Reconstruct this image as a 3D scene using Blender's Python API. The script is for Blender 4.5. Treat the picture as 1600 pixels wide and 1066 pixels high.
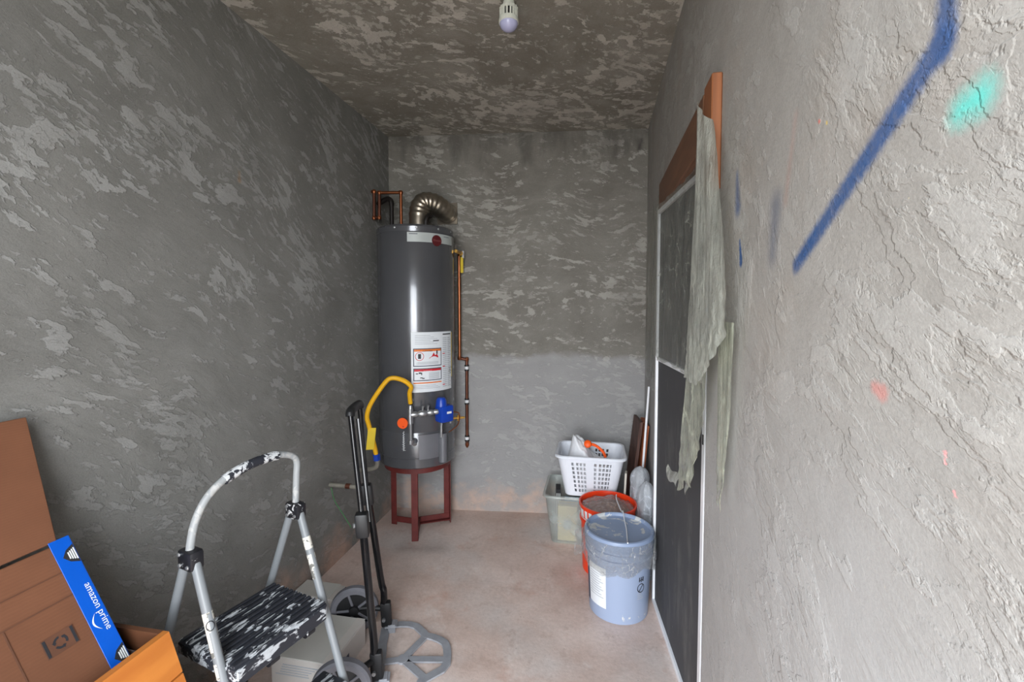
import bpy, bmesh, math, random
from mathutils import Vector, Matrix, noise
random.seed(7)
PI = math.pi
for o in list(bpy.data.objects): bpy.data.objects.remove(o)
SC = bpy.context.scene
COL = SC.collection

def s(r, g, b):
    f = lambda c: (c/255/12.92) if c/255 <= .04045 else ((c/255+.055)/1.055)**2.4
    return (f(r), f(g), f(b), 1)

# ------------------------------------------------------------------ camera, sky, exposure
cd = bpy.data.cameras.new('camera'); cam = bpy.data.objects.new('camera', cd); COL.objects.link(cam)
cam.location = (0, 0, 1.33)
cam.rotation_euler = (math.radians(90-2.8), 0, math.radians(10.75))
cd.sensor_width = 36; cd.lens = 711/1600*36; cd.shift_y = -17/1600; cd.clip_start = .01
SC.camera = cam
wd = bpy.data.worlds.new('sky'); SC.world = wd; wd.use_nodes = True
wn = wd.node_tree.nodes; wl = wd.node_tree.links
bg = wn['Background']; bg.inputs['Strength'].default_value = 6.0
tc = wn.new('ShaderNodeTexCoord'); sx = wn.new('ShaderNodeSeparateXYZ'); cr = wn.new('ShaderNodeValToRGB')
wl.new(tc.outputs['Generated'], sx.inputs[0]); wl.new(sx.outputs['Z'], cr.inputs[0]); wl.new(cr.outputs[0], bg.inputs[0])
cr.color_ramp.elements[0].position = 0.0; cr.color_ramp.elements[0].color = (.93, .96, 1, 1)      # overcast sky
cr.color_ramp.elements[1].position = 1.0; cr.color_ramp.elements[1].color = (.82, .91, 1, 1)
ld = bpy.data.lights.new('doorway_portal', 'AREA'); ld.shape = 'RECTANGLE'; ld.size = 1.0; ld.size_y = 2.24
ld.cycles.is_portal = True
lo = bpy.data.objects.new('doorway_portal', ld); COL.objects.link(lo)
lo.location = (-.28, -.46, 1.12); lo.rotation_euler = (math.radians(90), 0, 0)      # aims along +Y, into the room
SC.view_settings.view_transform = 'Standard'; SC.view_settings.look = 'None'
SC.view_settings.gamma = 1; SC.view_settings.use_curve_mapping = False
SC.view_settings.exposure = 1.5

# ------------------------------------------------------------------ node helpers
class NT:
    def __init__(self, name):
        self.m = bpy.data.materials.new(name); self.m.use_nodes = True
        self.n = self.m.node_tree.nodes; self.l = self.m.node_tree.links
        self.b = self.n['Principled BSDF']; self.out = self.n['Material Output']
        self.tc = self.n.new('ShaderNodeTexCoord')
    def put(self, sock, v):
        if isinstance(v, bpy.types.NodeSocket): self.l.new(v, sock)
        else: sock.default_value = v
    def map(self, rot=(0,0,0), scale=(1,1,1), loc=(0,0,0), vec=None, typ='TEXTURE'):
        k = self.n.new('ShaderNodeMapping'); k.vector_type = typ
        self.l.new(vec or self.tc.outputs['Object'], k.inputs[0])
        k.inputs['Location'].default_value = loc; k.inputs['Rotation'].default_value = rot; k.inputs['Scale'].default_value = scale
        return k.outputs[0]
    def noise(self, scale, detail=3, rough=.55, vec=None, dist=0, out='Fac', ty=None):
        k = self.n.new('ShaderNodeTexNoise'); self.l.new(vec or self.tc.outputs['Object'], k.inputs['Vector'])
        k.inputs['Scale'].default_value = scale; k.inputs['Detail'].default_value = detail
        k.inputs['Roughness'].default_value = rough; k.inputs['Distortion'].default_value = dist
        return k.outputs[out]
    def vor(self, scale, vec=None, feat='F1', out='Distance'):
        k = self.n.new('ShaderNodeTexVoronoi'); k.feature = feat; self.l.new(vec or self.tc.outputs['Object'], k.inputs['Vector'])
        k.inputs['Scale'].default_value = scale
        return k.outputs[out]
    def wave(self, scale, dist=2, detail=2, vec=None, dscale=1, direction='X'):
        k = self.n.new('ShaderNodeTexWave'); k.bands_direction = direction
        self.l.new(vec or self.tc.outputs['Object'], k.inputs['Vector'])
        k.inputs['Scale'].default_value = scale; k.inputs['Distortion'].default_value = dist
        k.inputs['Detail'].default_value = detail; k.inputs['Detail Scale'].default_value = dscale
        return k.outputs['Fac']
    def ma(self, op, a, b=0.0, c=0.0, clamp=False):
        k = self.n.new('ShaderNodeMath'); k.operation = op; k.use_clamp = clamp
        for i, v in enumerate((a, b, c)): self.put(k.inputs[i], v)
        return k.outputs[0]
    def rng(self, v, a, b, c=0.0, d=1.0, smooth=False):
        k = self.n.new('ShaderNodeMapRange'); k.clamp = True
        if smooth: k.interpolation_type = 'SMOOTHSTEP'
        for i, q in enumerate((v, a, b, c, d)): self.put(k.inputs[i], q)
        return k.outputs[0]
    def mix(self, f, a, b, mode='MIX'):
        k = self.n.new('ShaderNodeMix'); k.data_type = 'RGBA'; k.blend_type = mode
        self.put(k.inputs[0], f); self.put(k.inputs[6], a); self.put(k.inputs[7], b)
        return k.outputs[2]
    def xyz(self, vec=None):
        k = self.n.new('ShaderNodeSeparateXYZ'); self.l.new(vec or self.tc.outputs['Object'], k.inputs[0])
        return k.outputs
    def vadd(self, a, b):
        k = self.n.new('ShaderNodeVectorMath'); k.operation = 'ADD'; self.put(k.inputs[0], a); self.put(k.inputs[1], b); return k.outputs[0]
    def vscale(self, a, f):
        k = self.n.new('ShaderNodeVectorMath'); k.operation = 'SCALE'; self.put(k.inputs[0], a); k.inputs['Scale'].default_value = f; return k.outputs[0]
    def bump(self, h, strength=.5, dist=.01, normal=None):
        k = self.n.new('ShaderNodeBump'); self.l.new(h, k.inputs['Height'])
        k.inputs['Strength'].default_value = strength; k.inputs['Distance'].default_value = dist
        if normal: self.l.new(normal, k.inputs['Normal'])
        return k.outputs[0]
    def fin(self, color, rough=.5, metal=0.0, normal=None, **kw):
        self.put(self.b.inputs['Base Color'], color); self.put(self.b.inputs['Roughness'], rough); self.put(self.b.inputs['Metallic'], metal)
        if normal: self.l.new(normal, self.b.inputs['Normal'])
        for k, v in kw.items(): self.put(self.b.inputs[k], v)
        return self.m

def simple(name, col, rough=.5, metal=0.0, var=.15, scale=18, bump=.05, bscale=120, **kw):
    t = NT(name)
    a = tuple(c*(1-var) for c in col[:3])+(1,); b = tuple(min(1, c*(1+var)) for c in col[:3])+(1,)
    c = t.mix(t.rng(t.noise(scale, 4, .6), .3, .7), a, b)
    nrm = t.bump(t.noise(bscale, 3), bump, .003) if bump else None
    return t.fin(c, rough, metal, nrm, **kw)

def speckled(name, col, paint, amount=.58, scale=22, stretch=(1,1,1), rough=.5, rot=(0,0,0), metal=0.0, soft=.02):
    """a colour under splashes of dried paint"""
    t = NT(name)
    v = t.map(rot, stretch)
    n = t.noise(scale, 6, .65, v, .6)
    big = t.noise(scale*.22, 2)
    k = t.rng(t.ma('ADD', n, t.ma('MULTIPLY', t.ma('SUBTRACT', big, .5), .6)), amount, amount+soft)
    tone = t.mix(t.noise(scale*2, 2), paint, tuple(c*.55 for c in paint[:3])+(1,))
    c = t.mix(k, col, tone)
    return t.fin(c, t.rng(k, 0, 1, rough, .75), t.ma('MULTIPLY', t.ma('SUBTRACT', 1.0, k), metal), t.bump(k, .25, .002))

def clear_film(name, milk=(.8,.82,.76,1), body=.3, rough=.12, wr=60, zs=2.2, crk=.6, gloss=.10, crease=.5):
    """wrinkled polythene: see-through film with a milky body and a sheen"""
    t = NT(name); t.n.remove(t.b)
    nrm = t.bump(t.ma('ADD', t.noise(wr*1.6, 3, .55, t.map((0,0,0), (1,1,zs))), t.ma('MULTIPLY', t.noise(wr*2.2, 5, .65, None, 1.5), crk)), .9, .008)
    tr = t.n.new('ShaderNodeBsdfTransparent'); tr.inputs[0].default_value = (.96,.97,.95,1)
    df = t.n.new('ShaderNodeBsdfDiffuse'); df.inputs[0].default_value = milk
    tl = t.n.new('ShaderNodeBsdfTranslucent'); tl.inputs[0].default_value = milk
    gl = t.n.new('ShaderNodeBsdfGlossy'); gl.inputs['Roughness'].default_value = rough
    for q in (df, tl, gl): t.l.new(nrm, q.inputs['Normal'])
    m0 = t.n.new('ShaderNodeMixShader'); m0.inputs[0].default_value = .35; t.l.new(df.outputs[0], m0.inputs[1]); t.l.new(tl.outputs[0], m0.inputs[2])
    m1 = t.n.new('ShaderNodeMixShader'); t.l.new(tr.outputs[0], m1.inputs[1]); t.l.new(m0.outputs[0], m1.inputs[2])
    cv = t.map((0,0,0), (1,1,max(1,zs*.45)), vec=t.vadd(t.tc.outputs['Object'], t.vscale(t.noise(18, 3, .6, out='Color'), .05)))
    cs = t.ma('MULTIPLY', t.rng(t.vor(wr*.55, cv, 'DISTANCE_TO_EDGE'), .07, .0), t.rng(t.noise(wr*.3, 3), .46, .6))      # fold whitening; its white lines also paint in glints
    t.l.new(t.ma('ADD', t.rng(t.noise(9, 3), .3, .7, body*.7, min(1, body*1.3)), t.ma('MULTIPLY', cs, crease), clamp=True), m1.inputs[0])
    fr = t.n.new('ShaderNodeLayerWeight'); fr.inputs['Blend'].default_value = .25; t.l.new(nrm, fr.inputs['Normal'])
    m2 = t.n.new('ShaderNodeMixShader'); t.l.new(t.rng(fr.outputs['Facing'], 0, 1, gloss, .65), m2.inputs[0])
    t.l.new(m1.outputs[0], m2.inputs[1]); t.l.new(gl.outputs[0], m2.inputs[2]); t.l.new(m2.outputs[0], t.out.inputs[0])
    return t.m

def seg_mask(t, u, v, a, b, r0, r1, soft, wob=None):
    """soft spray-paint stroke from a to b in the plane of a wall, radius r0 at a and r1 at b"""
    dx, dy = b[0]-a[0], b[1]-a[1]; L2 = dx*dx+dy*dy
    pu = t.ma('SUBTRACT', u, a[0]); pv = t.ma('SUBTRACT', v, a[1])
    h = t.ma('DIVIDE', t.ma('ADD', t.ma('MULTIPLY', pu, dx), t.ma('MULTIPLY', pv, dy)), L2, clamp=True)
    qu = t.ma('SUBTRACT', pu, t.ma('MULTIPLY', h, dx)); qv = t.ma('SUBTRACT', pv, t.ma('MULTIPLY', h, dy))
    d = t.ma('SQRT', t.ma('ADD', t.ma('MULTIPLY', qu, qu), t.ma('MULTIPLY', qv, qv)))
    if wob is not None: d = t.ma('ADD', d, wob)
    rr = t.ma('ADD', r0, t.ma('MULTIPLY', h, r1-r0))
    return t.rng(t.ma('SUBTRACT', d, rr), soft, -soft, 0, 1, True)

def plaster(name, base, light, axis, angle, stretch, scale, thr, contrast=1.0, relief=.6, dark=None, extra=None, flake=0.0, soft=.025, fade=None):
    """hand-trowelled cement: thin proud smears of paler mortar over a darker scratch coat.  axis = wall normal"""
    t = NT(name)
    rot = {'X': (angle,0,0), 'Y': (0,angle,0), 'Z': (0,0,angle)}[axis]
    sc = {'X': (1,stretch,1), 'Y': (stretch,1,1), 'Z': (stretch,1,1)}[axis]
    o = t.tc.outputs['Object']
    warp = t.vadd(o, t.vscale(t.noise(1.6, 2, .5, out='Color'), .30))
    v = t.map(rot, sc, vec=t.vadd(warp, t.vscale(t.noise(34, 4, .62, out='Color'), .020)))
    big = t.noise(3.0, 4, .62)
    lift = t.ma('MULTIPLY', t.ma('SUBTRACT', big, .5), .42)
    k = t.rng(t.ma('ADD', t.noise(scale, 5, .58, v), lift), thr, thr+soft)
    k2 = t.rng(t.ma('ADD', t.noise(scale*2.1, 5, .6, v), lift), thr+.02, thr+.02+soft)
    k3 = t.rng(t.noise(scale*.45, 4, .6, v), .5, .62)
    mot = t.noise(3.3, 7, .68, warp)
    dk = dark or tuple(c*.74 for c in base[:3])+(1,)
    c0 = t.mix(t.rng(mot, .34, .66), dk, base)
    c0 = t.mix(t.ma('MULTIPLY', k3, .15*contrast), c0, light)
    grain = t.noise(260, 2, .7)
    fac = t.ma('MAXIMUM', t.ma('MULTIPLY', k, contrast), t.ma('MULTIPLY', k2, contrast*.6))
    fac = t.ma('MULTIPLY', fac, t.rng(t.noise(5, 4, .6), .3, .6, .55, 1))
    if fade: fac = t.ma('MULTIPLY', fac, t.rng(t.ma('ADD', t.xyz()['Z'], t.ma('MULTIPLY', t.noise(1.5, 3), .5)), fade[0]+.25, fade[1]+.25, fade[2], 1))
    c1 = t.mix(fac, c0, light)
    c1 = t.mix(1.0, c1, t.mix(t.rng(grain, .3, .7), (.88,.88,.88,1), (1.08,1.08,1.08,1)), 'MULTIPLY')
    if extra: c1 = extra(t, c1)
    h = t.ma('ADD', t.ma('MULTIPLY', k, .30), t.ma('MULTIPLY', k2, .18))
    h = t.ma('ADD', h, t.ma('MULTIPLY', t.noise(16, 7, .72, v), .9))
    h = t.ma('ADD', h, t.ma('MULTIPLY', grain, .10))
    if flake:
        w2 = t.map(rot, sc, vec=t.vadd(warp, t.vscale(t.noise(11, 5, .65, out='Color'), .05)))
        fl = t.noise(12, 4, .5, w2)
        zone = t.rng(t.noise(3.1, 3), .42, .58)
        st = t.ma('ADD', t.rng(fl, .47, .485), t.rng(fl, .565, .58))
        pit = t.rng(t.noise(42, 4, .65, w2), .36, .44)
        rip = t.ma('MULTIPLY', t.noise(70, 3, .6, t.map(rot, (1,4,1) if axis == 'X' else (4,1,1), vec=warp)), t.rng(t.noise(4, 2), .5, .62))
        h = t.ma('ADD', h, t.ma('MULTIPLY', t.ma('MULTIPLY', st, zone), flake))
        h = t.ma('ADD', h, t.ma('ADD', t.ma('MULTIPLY', t.ma('MULTIPLY', pit, zone), flake*.45), t.ma('MULTIPLY', rip, .7)))
    return t.fin(c1, .92, 0, t.bump(h, relief, .006))

# ------------------------------------------------------------------ materials
def left_extra(t, c):
    x = t.xyz(); z = x['Z']
    low = t.ma('MULTIPLY', t.rng(t.ma('ADD', z, t.ma('MULTIPLY', t.ma('SUBTRACT', t.noise(6, 4), .5), .35)), .2, .04), t.rng(t.noise(4.5, 4), .42, .62))
    c = t.mix(t.ma('MULTIPLY', low, .75), c, s(196,160,140))
    spot = seg_mask(t, x['Y'], z, (1.52,1.81), (1.52,1.84), .012, .008, .008, t.ma('MULTIPLY', t.noise(40), .01))
    return t.mix(t.ma('MULTIPLY', spot, .7), c, s(150,122,92))
def back_extra(t, c):
    x = t.xyz(); z = x['Z']
    lift = t.rng(t.ma('ADD', z, t.ma('MULTIPLY', t.noise(4, 6, .65), .16)), 1.125, 1.085)  # lower plaster coat, with the brighter bluish light near the floor painted in
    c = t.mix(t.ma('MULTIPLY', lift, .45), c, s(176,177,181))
    low = t.rng(t.ma('ADD', z, t.ma('MULTIPLY', t.ma('SUBTRACT', t.noise(7, 5, .65), .5), .42)), .19, .11)
    c = t.mix(t.ma('MULTIPLY', low, t.rng(t.noise(9, 4, .6), .4, .55, .25, .85)), c, s(186,162,148))
    top_dark = t.rng(t.ma('ADD', z, t.ma('MULTIPLY', t.ma('SUBTRACT', t.noise(9, 5, .6, t.map((0,0,0),(1,1,3.2))), .5), .9)), 2.26, 2.46)  # streaky darker tone towards the ceiling
    c = t.mix(t.ma('MULTIPLY', top_dark, .6), c, s(78,75,71))
    blot = seg_mask(t, x['X'], z, (.235,2.30), (.25,2.36), .022, .02, .02, t.ma('MULTIPLY', t.noise(30, 4), .03))
    return t.mix(t.ma('MULTIPLY', blot, .8), c, s(48,46,44))
def right_extra(t, c):
    x = t.xyz(); u = x['Y']; z = x['Z']
    w = t.ma('MULTIPLY', t.ma('SUBTRACT', t.noise(160, 4, .7), .5), .012)
    def spray(c, a, b, r0, r1, soft, col, op=.9):
        m = seg_mask(t, u, z, a, b, r0, r1, soft, w)
        return t.mix(t.ma('MULTIPLY', t.ma('MULTIPLY', m, op), t.rng(t.noise(90, 4, .7), .25, .5, .75, 1)), c, col)
    navy = s(14,68,122)
    c = spray(c, (.462,1.612), (.467,1.556), .011, .015, .008, navy)
    c = spray(c, (.467,1.560), (.752,1.394), .014, .012, .008, navy, .95)
    c = spray(c, (.424,1.494), (.442,1.492), .013, .011, .014, s(78,198,186), .85)
    c = spray(c, (1.066,1.615), (1.055,1.545), .006, .018, .014, navy, .75)
    c = spray(c, (1.035,1.47), (1.024,1.425), .004, .010, .004, navy, .95)
    c = spray(c, (.84,1.50), (.85,1.42), .022, .014, .022, s(78,86,106), .6)
    c = spray(c, (.532,1.242), (.545,1.245), .009, .006, .006, s(190,122,114), .7)
    c = spray(c, (.442,1.208), (.442,1.198), .0012, .0012, .0015, s(240,150,150), .9)
    c = spray(c, (.431,1.178), (.429,1.176), .0015, .0010, .0015, s(240,150,150), .9)
    c = spray(c, (.693,1.582), (.690,1.580), .0025, .0015, .002, s(222,110,96), .85)
    c = spray(c, (.672,1.572), (.671,1.571), .002, .002, .0015, s(206,176,84), .85)
    c = spray(c, (.80,1.50), (.77,1.62), .005, .004, .012, s(176,120,104), .3)
    fleck = t.rng(t.noise(75, 3, .6), .74, .77)
    c = t.mix(t.ma('MULTIPLY', fleck, t.rng(u, .6, .38)), c, s(214,196,150))
    bare = t.rng(t.noise(4, 5, .6), .5, .72)
    bare = t.ma('MULTIPLY', bare, t.rng(z, 1.05, 1.4))
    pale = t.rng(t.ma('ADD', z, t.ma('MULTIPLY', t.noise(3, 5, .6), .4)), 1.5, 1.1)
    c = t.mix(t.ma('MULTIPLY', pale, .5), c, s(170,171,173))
    return t.mix(t.ma('MULTIPLY', bare, .3), c, s(150,134,118))
M = {}
M['wall_left'] = plaster('trowelled_cement_left', s(128,127,123), s(168,168,166), 'X', math.radians(-28), 3.2, 27, .562, .62, .9, dark=s(112,111,107), extra=left_extra, fade=(.75,1.5,.45))
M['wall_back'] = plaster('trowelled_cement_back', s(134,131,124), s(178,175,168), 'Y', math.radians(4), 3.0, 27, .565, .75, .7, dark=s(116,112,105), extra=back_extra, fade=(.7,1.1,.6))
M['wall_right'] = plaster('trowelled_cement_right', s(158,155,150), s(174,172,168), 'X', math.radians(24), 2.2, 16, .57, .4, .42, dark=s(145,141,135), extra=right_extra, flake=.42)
M['ceiling'] = plaster('trowelled_cement_ceiling', s(150,146,137), s(204,199,191), 'Z', math.radians(38), 1.6, 19, .56, .85, .7, dark=s(130,125,116))
def floor_mat():
    t = NT('stained_concrete_floor')
    a = t.mix(t.rng(t.noise(2.6, 6, .6), .3, .7), s(192,167,155), s(226,208,199))
    a = t.mix(t.rng(t.noise(1.3, 4, .6, t.map((0,0,0),(1,1,1),(3,1,0))), .5, .68, 0, .6), a, s(206,204,202))
    a = t.mix(t.rng(t.noise(5, 5, .6, t.map((0,0,0),(1,1,1),(7,2,0))), .58, .72, 0, .55), a, s(190,142,122))
    x = t.xyz()
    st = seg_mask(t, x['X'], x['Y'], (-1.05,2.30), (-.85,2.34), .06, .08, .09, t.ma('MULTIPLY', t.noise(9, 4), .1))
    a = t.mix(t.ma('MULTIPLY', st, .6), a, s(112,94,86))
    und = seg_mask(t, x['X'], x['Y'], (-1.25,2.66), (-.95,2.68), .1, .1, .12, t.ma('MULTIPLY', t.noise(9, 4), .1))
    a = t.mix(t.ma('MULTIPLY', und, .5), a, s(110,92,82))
    a = t.mix(t.rng(t.noise(11, 6, .7), .56, .7, 0, .5), a, s(168,140,126))
    a = t.mix(t.rng(t.noise(7, 6, .7, t.map((0,0,.6),(1,2,1),(9,1,0))), .58, .7, 0, .5), a, s(226,218,212))
    g = t.noise(60, 5, .7)
    a = t.mix(1.0, a, t.mix(t.rng(g, .3, .7), (.88,.87,.86,1), (1.06,1.06,1.06,1)), 'MULTIPLY')
    a = t.mix(t.rng(t.noise(130, 2), .70, .74, 0, .5), a, s(70,60,55))
    return t.fin(a, t.rng(t.noise(6, 4), .3, .7, .45, .7), 0, t.bump(t.ma('ADD', g, t.noise(8, 4)), .12, .01))
M['floor'] = floor_mat()
M['ground'] = simple('outdoor_paving', s(132,126,112), .9, scale=3)
def wood(name, a, b, rot=(0,0,0), scale=14, rough=.6, stretch=(1,1,8), direction='X'):
    t = NT(name); v = t.map(rot, stretch)
    w = t.wave(scale, 5, 3, v, 1.2, direction); g = t.noise(scale*5, 5, .6, v)
    c = t.mix(t.ma('ADD', t.ma('MULTIPLY', w, .5), t.ma('MULTIPLY', g, .5)), a, b)
    return t.fin(c, rough, 0, t.bump(g, .2, .003))
M['lintel_wood'] = wood('old_reddish_lumber', s(92,60,40), s(122,84,58), stretch=(1,6,1))
M['jamb_wood'] = wood('orange_brown_lumber', s(120,70,38), s(150,92,54))
M['pine'] = wood('orange_varnished_pine', s(172,96,34), s(204,128,54), stretch=(1,7,1), scale=9)
M['pine_inside'] = wood('raw_brown_plywood', s(84,50,30), s(108,68,44), stretch=(7,1,1), scale=9)
M['walnut'] = wood('dark_walnut', s(58,38,32), s(96,66,56), scale=20)
M['cedar'] = wood('orange_cedar', s(140,70,34), s(184,102,58), scale=20)
M['mesh'] = None
def mesh_mat():
    t = NT('dusty_charcoal_screen')
    x = t.xyz()
    wv = t.ma('MULTIPLY', t.wave(420, 0, 0, None, 1, 'Y'), t.wave(420, 0, 0, None, 1, 'Z'))
    dust = t.rng(t.noise(7, 6, .7, t.map((0,0,0),(1,1,3.5))), .56, .78)
    c = t.mix(t.ma('MULTIPLY', dust, .55), s(66,66,69), s(122,120,116))
    c = t.mix(t.rng(t.noise(60, 4, .7, t.map((0,0,0),(1,1,2.5))), .68, .72, 0, .4), c, s(150,148,144))
    return t.fin(c, .75, 0, t.bump(wv, .2, .001))
M['mesh'] = mesh_mat()
M['white_alu'] = simple('white_painted_aluminium', s(232,234,238), .35, var=.05)
M['film'] = clear_film('milky_plastic_sheet', s(230,234,222), .68, .13, 26, 8, .7, .17)
M['film_thin'] = clear_film('thin_clear_film', s(214,218,206), .12, .1, 40)
M['film_low'] = clear_film('greenish_plastic_sheet', s(216,221,200), .56, .10, 26, 7, .5, .10)
M['wrap'] = clear_film('clear_stretch_wrap', s(242,245,250), .13, .06, 60, 1, 1.4, .12, .8)
M['bagclear'] = clear_film('bluish_clear_bag', s(232,238,246), .62, .1, 34, 3, .6, .10)
M['tote'] = clear_film('frosted_tote_plastic', s(214,224,222), .26, .25, 4, 1, .2, .06)
M['bagwhite'] = simple('white_plastic_bag', s(226,228,232), .35, var=.04, bump=.3, bscale=40)
M['bagpink'] = clear_film('plastic_over_brown', s(206,178,164), .45, .12, 70)
def tank_mat():
    t = NT('grey_enamelled_steel')
    c = t.mix(t.noise(4, 3), s(78,79,82), s(92,93,97))
    return t.fin(c, t.rng(t.noise(12, 3), .3, .7, .20, .26), .25, t.bump(t.noise(2.2, 2, .5, t.map((0,0,0),(1,1,3))), .06, .02), **{'Coat Weight': .5, 'Coat Roughness': .08})
M['tank'] = tank_mat()
M['tank2'] = simple('grey_enamel_cover', s(112,113,118), .38, .2, .06, bump=0)
M['silver'] = simple('galvanised_steel', s(178,180,182), .38, .85, .15, 40)
M['duct'] = simple('aluminium_duct', s(158,148,134), .34, .9, .12, 30)
M['label'] = simple('white_sticker', s(222,226,230), .5, var=.03, bump=0)
M['silverlabel'] = simple('pale_silver_sticker', s(176,182,180), .4, var=.04, bump=0)
M['ink'] = simple('black_ink', s(38,38,42), .6, var=.1, bump=0)
M['greyink'] = simple('grey_fine_print', s(176,180,186), .6, var=.06, bump=0)
M['navyink'] = simple('dark_slate_ink', s(74,78,92), .6, var=.06, bump=0)
M['redink'] = simple('red_ink', s(198,32,44), .55, var=.08, bump=0)
M['orangeink'] = simple('orange_ink', s(226,120,50), .55, var=.08, bump=0)
M['whiteink'] = simple('white_ink', s(226,228,230), .55, var=.04, bump=0)
M['maroon'] = simple('maroon_badge', s(86,26,30), .4, var=.12, bump=0)
M['maroonlight'] = simple('pale_badge_print', s(150,92,92), .4, var=.05, bump=0)
M['blueplastic'] = simple('blue_moulded_plastic', s(18,62,166), .35, var=.1)
M['orangeplastic'] = simple('fluorescent_orange_card', s(250,92,18), .5, var=.05, bump=0)
M['copper'] = simple('copper_pipe', s(160,98,66), .3, .9, .25, 14)
M['copperdull'] = simple('tarnished_copper', s(104,66,52), .42, .75, .3, 14)
M['brass'] = simple('brass_fitting', s(190,148,72), .35, .85, .2, 20)
M['blackpipe'] = simple('dark_iron_pipe', s(38,33,31), .5, .4, .2)
M['yellowhose'] = simple('yellow_coated_hose', s(234,176,22), .42, var=.08)
M['yellowtag'] = simple('yellow_plastic_tag', s(214,184,34), .5, var=.08)
M['redsteel'] = simple('red_oxide_paint', s(98,36,33), .55, .1, .25, 25, .2)
M['blacktube'] = simple('glossy_black_tube', s(20,20,22), .18, .1, .2)
M['blackplastic'] = simple('matt_black_plastic', s(22,22,24), .5, var=.2)
M['rubber'] = simple('grey_rubber_tyre', s(104,104,110), .6, var=.12)
M['plate'] = simple('dull_aluminium_plate', s(150,152,158), .5, .15, .12, 30)
M['ladder'] = speckled('grey_painted_tube', s(122,126,129), s(206,208,208), .74, 50, rough=.4)
M['ladderwhite'] = speckled('tube_under_white_paint', s(146,149,150), s(190,190,188), .55, 34, rough=.45)
M['grip'] = speckled('black_grip_with_paint', s(34,36,44), s(222,224,226), .53, 80, (1,1,1), .6)
M['step'] = speckled('black_tread_with_paint', s(36,38,45), s(196,200,204), .555, 62, (1,3.6,1), .6, (0,0,math.radians(-14.6)))
M['joint'] = speckled('black_joint_with_paint', s(28,28,32), s(214,214,214), .66, 60, rough=.4)
M['paper'] = speckled('torn_white_label', s(206,202,192), s(120,118,112), .60, 60, rough=.7)
M['carton'] = simple('white_carton_board', s(196,194,188), .8, var=.05, scale=6)
M['cartonside'] = simple('white_carton_side', s(202,196,190), .8, var=.05, scale=6)
def kraft():
    t = NT('brown_corrugated_card')
    v = t.map((0,math.radians(31),0), (1,1,1))
    flute = t.wave(95, .3, 1, v, 1, 'Z')
    c = t.mix(t.rng(t.noise(5, 4), .3, .7), s(102,63,40), s(117,74,49))
    c = t.mix(t.rng(flute, .2, .9, 0, .12), c, s(88,54,35))
    return t.fin(c, .8, 0, t.bump(flute, .1, .002))
M['kraft'] = kraft()
M['kraftdark'] = simple('kraft_edge', s(92,58,40), .9)
M['tape'] = simple('blue_packing_tape', s(0,84,190), .4, var=.03, bump=0)
M['bucket'] = speckled('pale_blue_grey_pail', s(150,164,190), s(226,226,222), .70, 26, (1,1,1.8), .4)
M['lid'] = speckled('pail_lid_with_paint', s(138,154,182), s(224,226,226), .575, 13, rough=.4)
M['cream'] = simple('cream_carton', s(226,206,160), .7, var=.05)
M['orangepail'] = simple('orange_pail', s(236,62,20), .4, var=.06)
M['basket'] = simple('white_basket_plastic', s(226,230,238), .4, var=.02, bump=0)
M['ivory'] = simple('ivory_trim_board', s(206,200,188), .6, var=.05)
M['pvc'] = simple('dusty_pvc_pipe', s(122,118,108), .6, var=.15, scale=30)
M['green'] = simple('green_wire', s(60,120,70), .5)
M['bulbbody'] = simple('white_bulb_housing', s(222,224,214), .45, var=.03, bump=0)
M['bulbdome'] = simple('frosted_bulb_dome', s(186,188,224), .25, var=.02, bump=0, **{'Coat Weight': .4})
M['dark'] = simple('dark_gap', s(24,24,26), .8)
M['lilac'] = simple('dusty_brown_content', s(150,112,98), .8, var=.3, scale=30)
M['skyblue'] = simple('light_blue_packet', s(120,170,200), .6)

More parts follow.
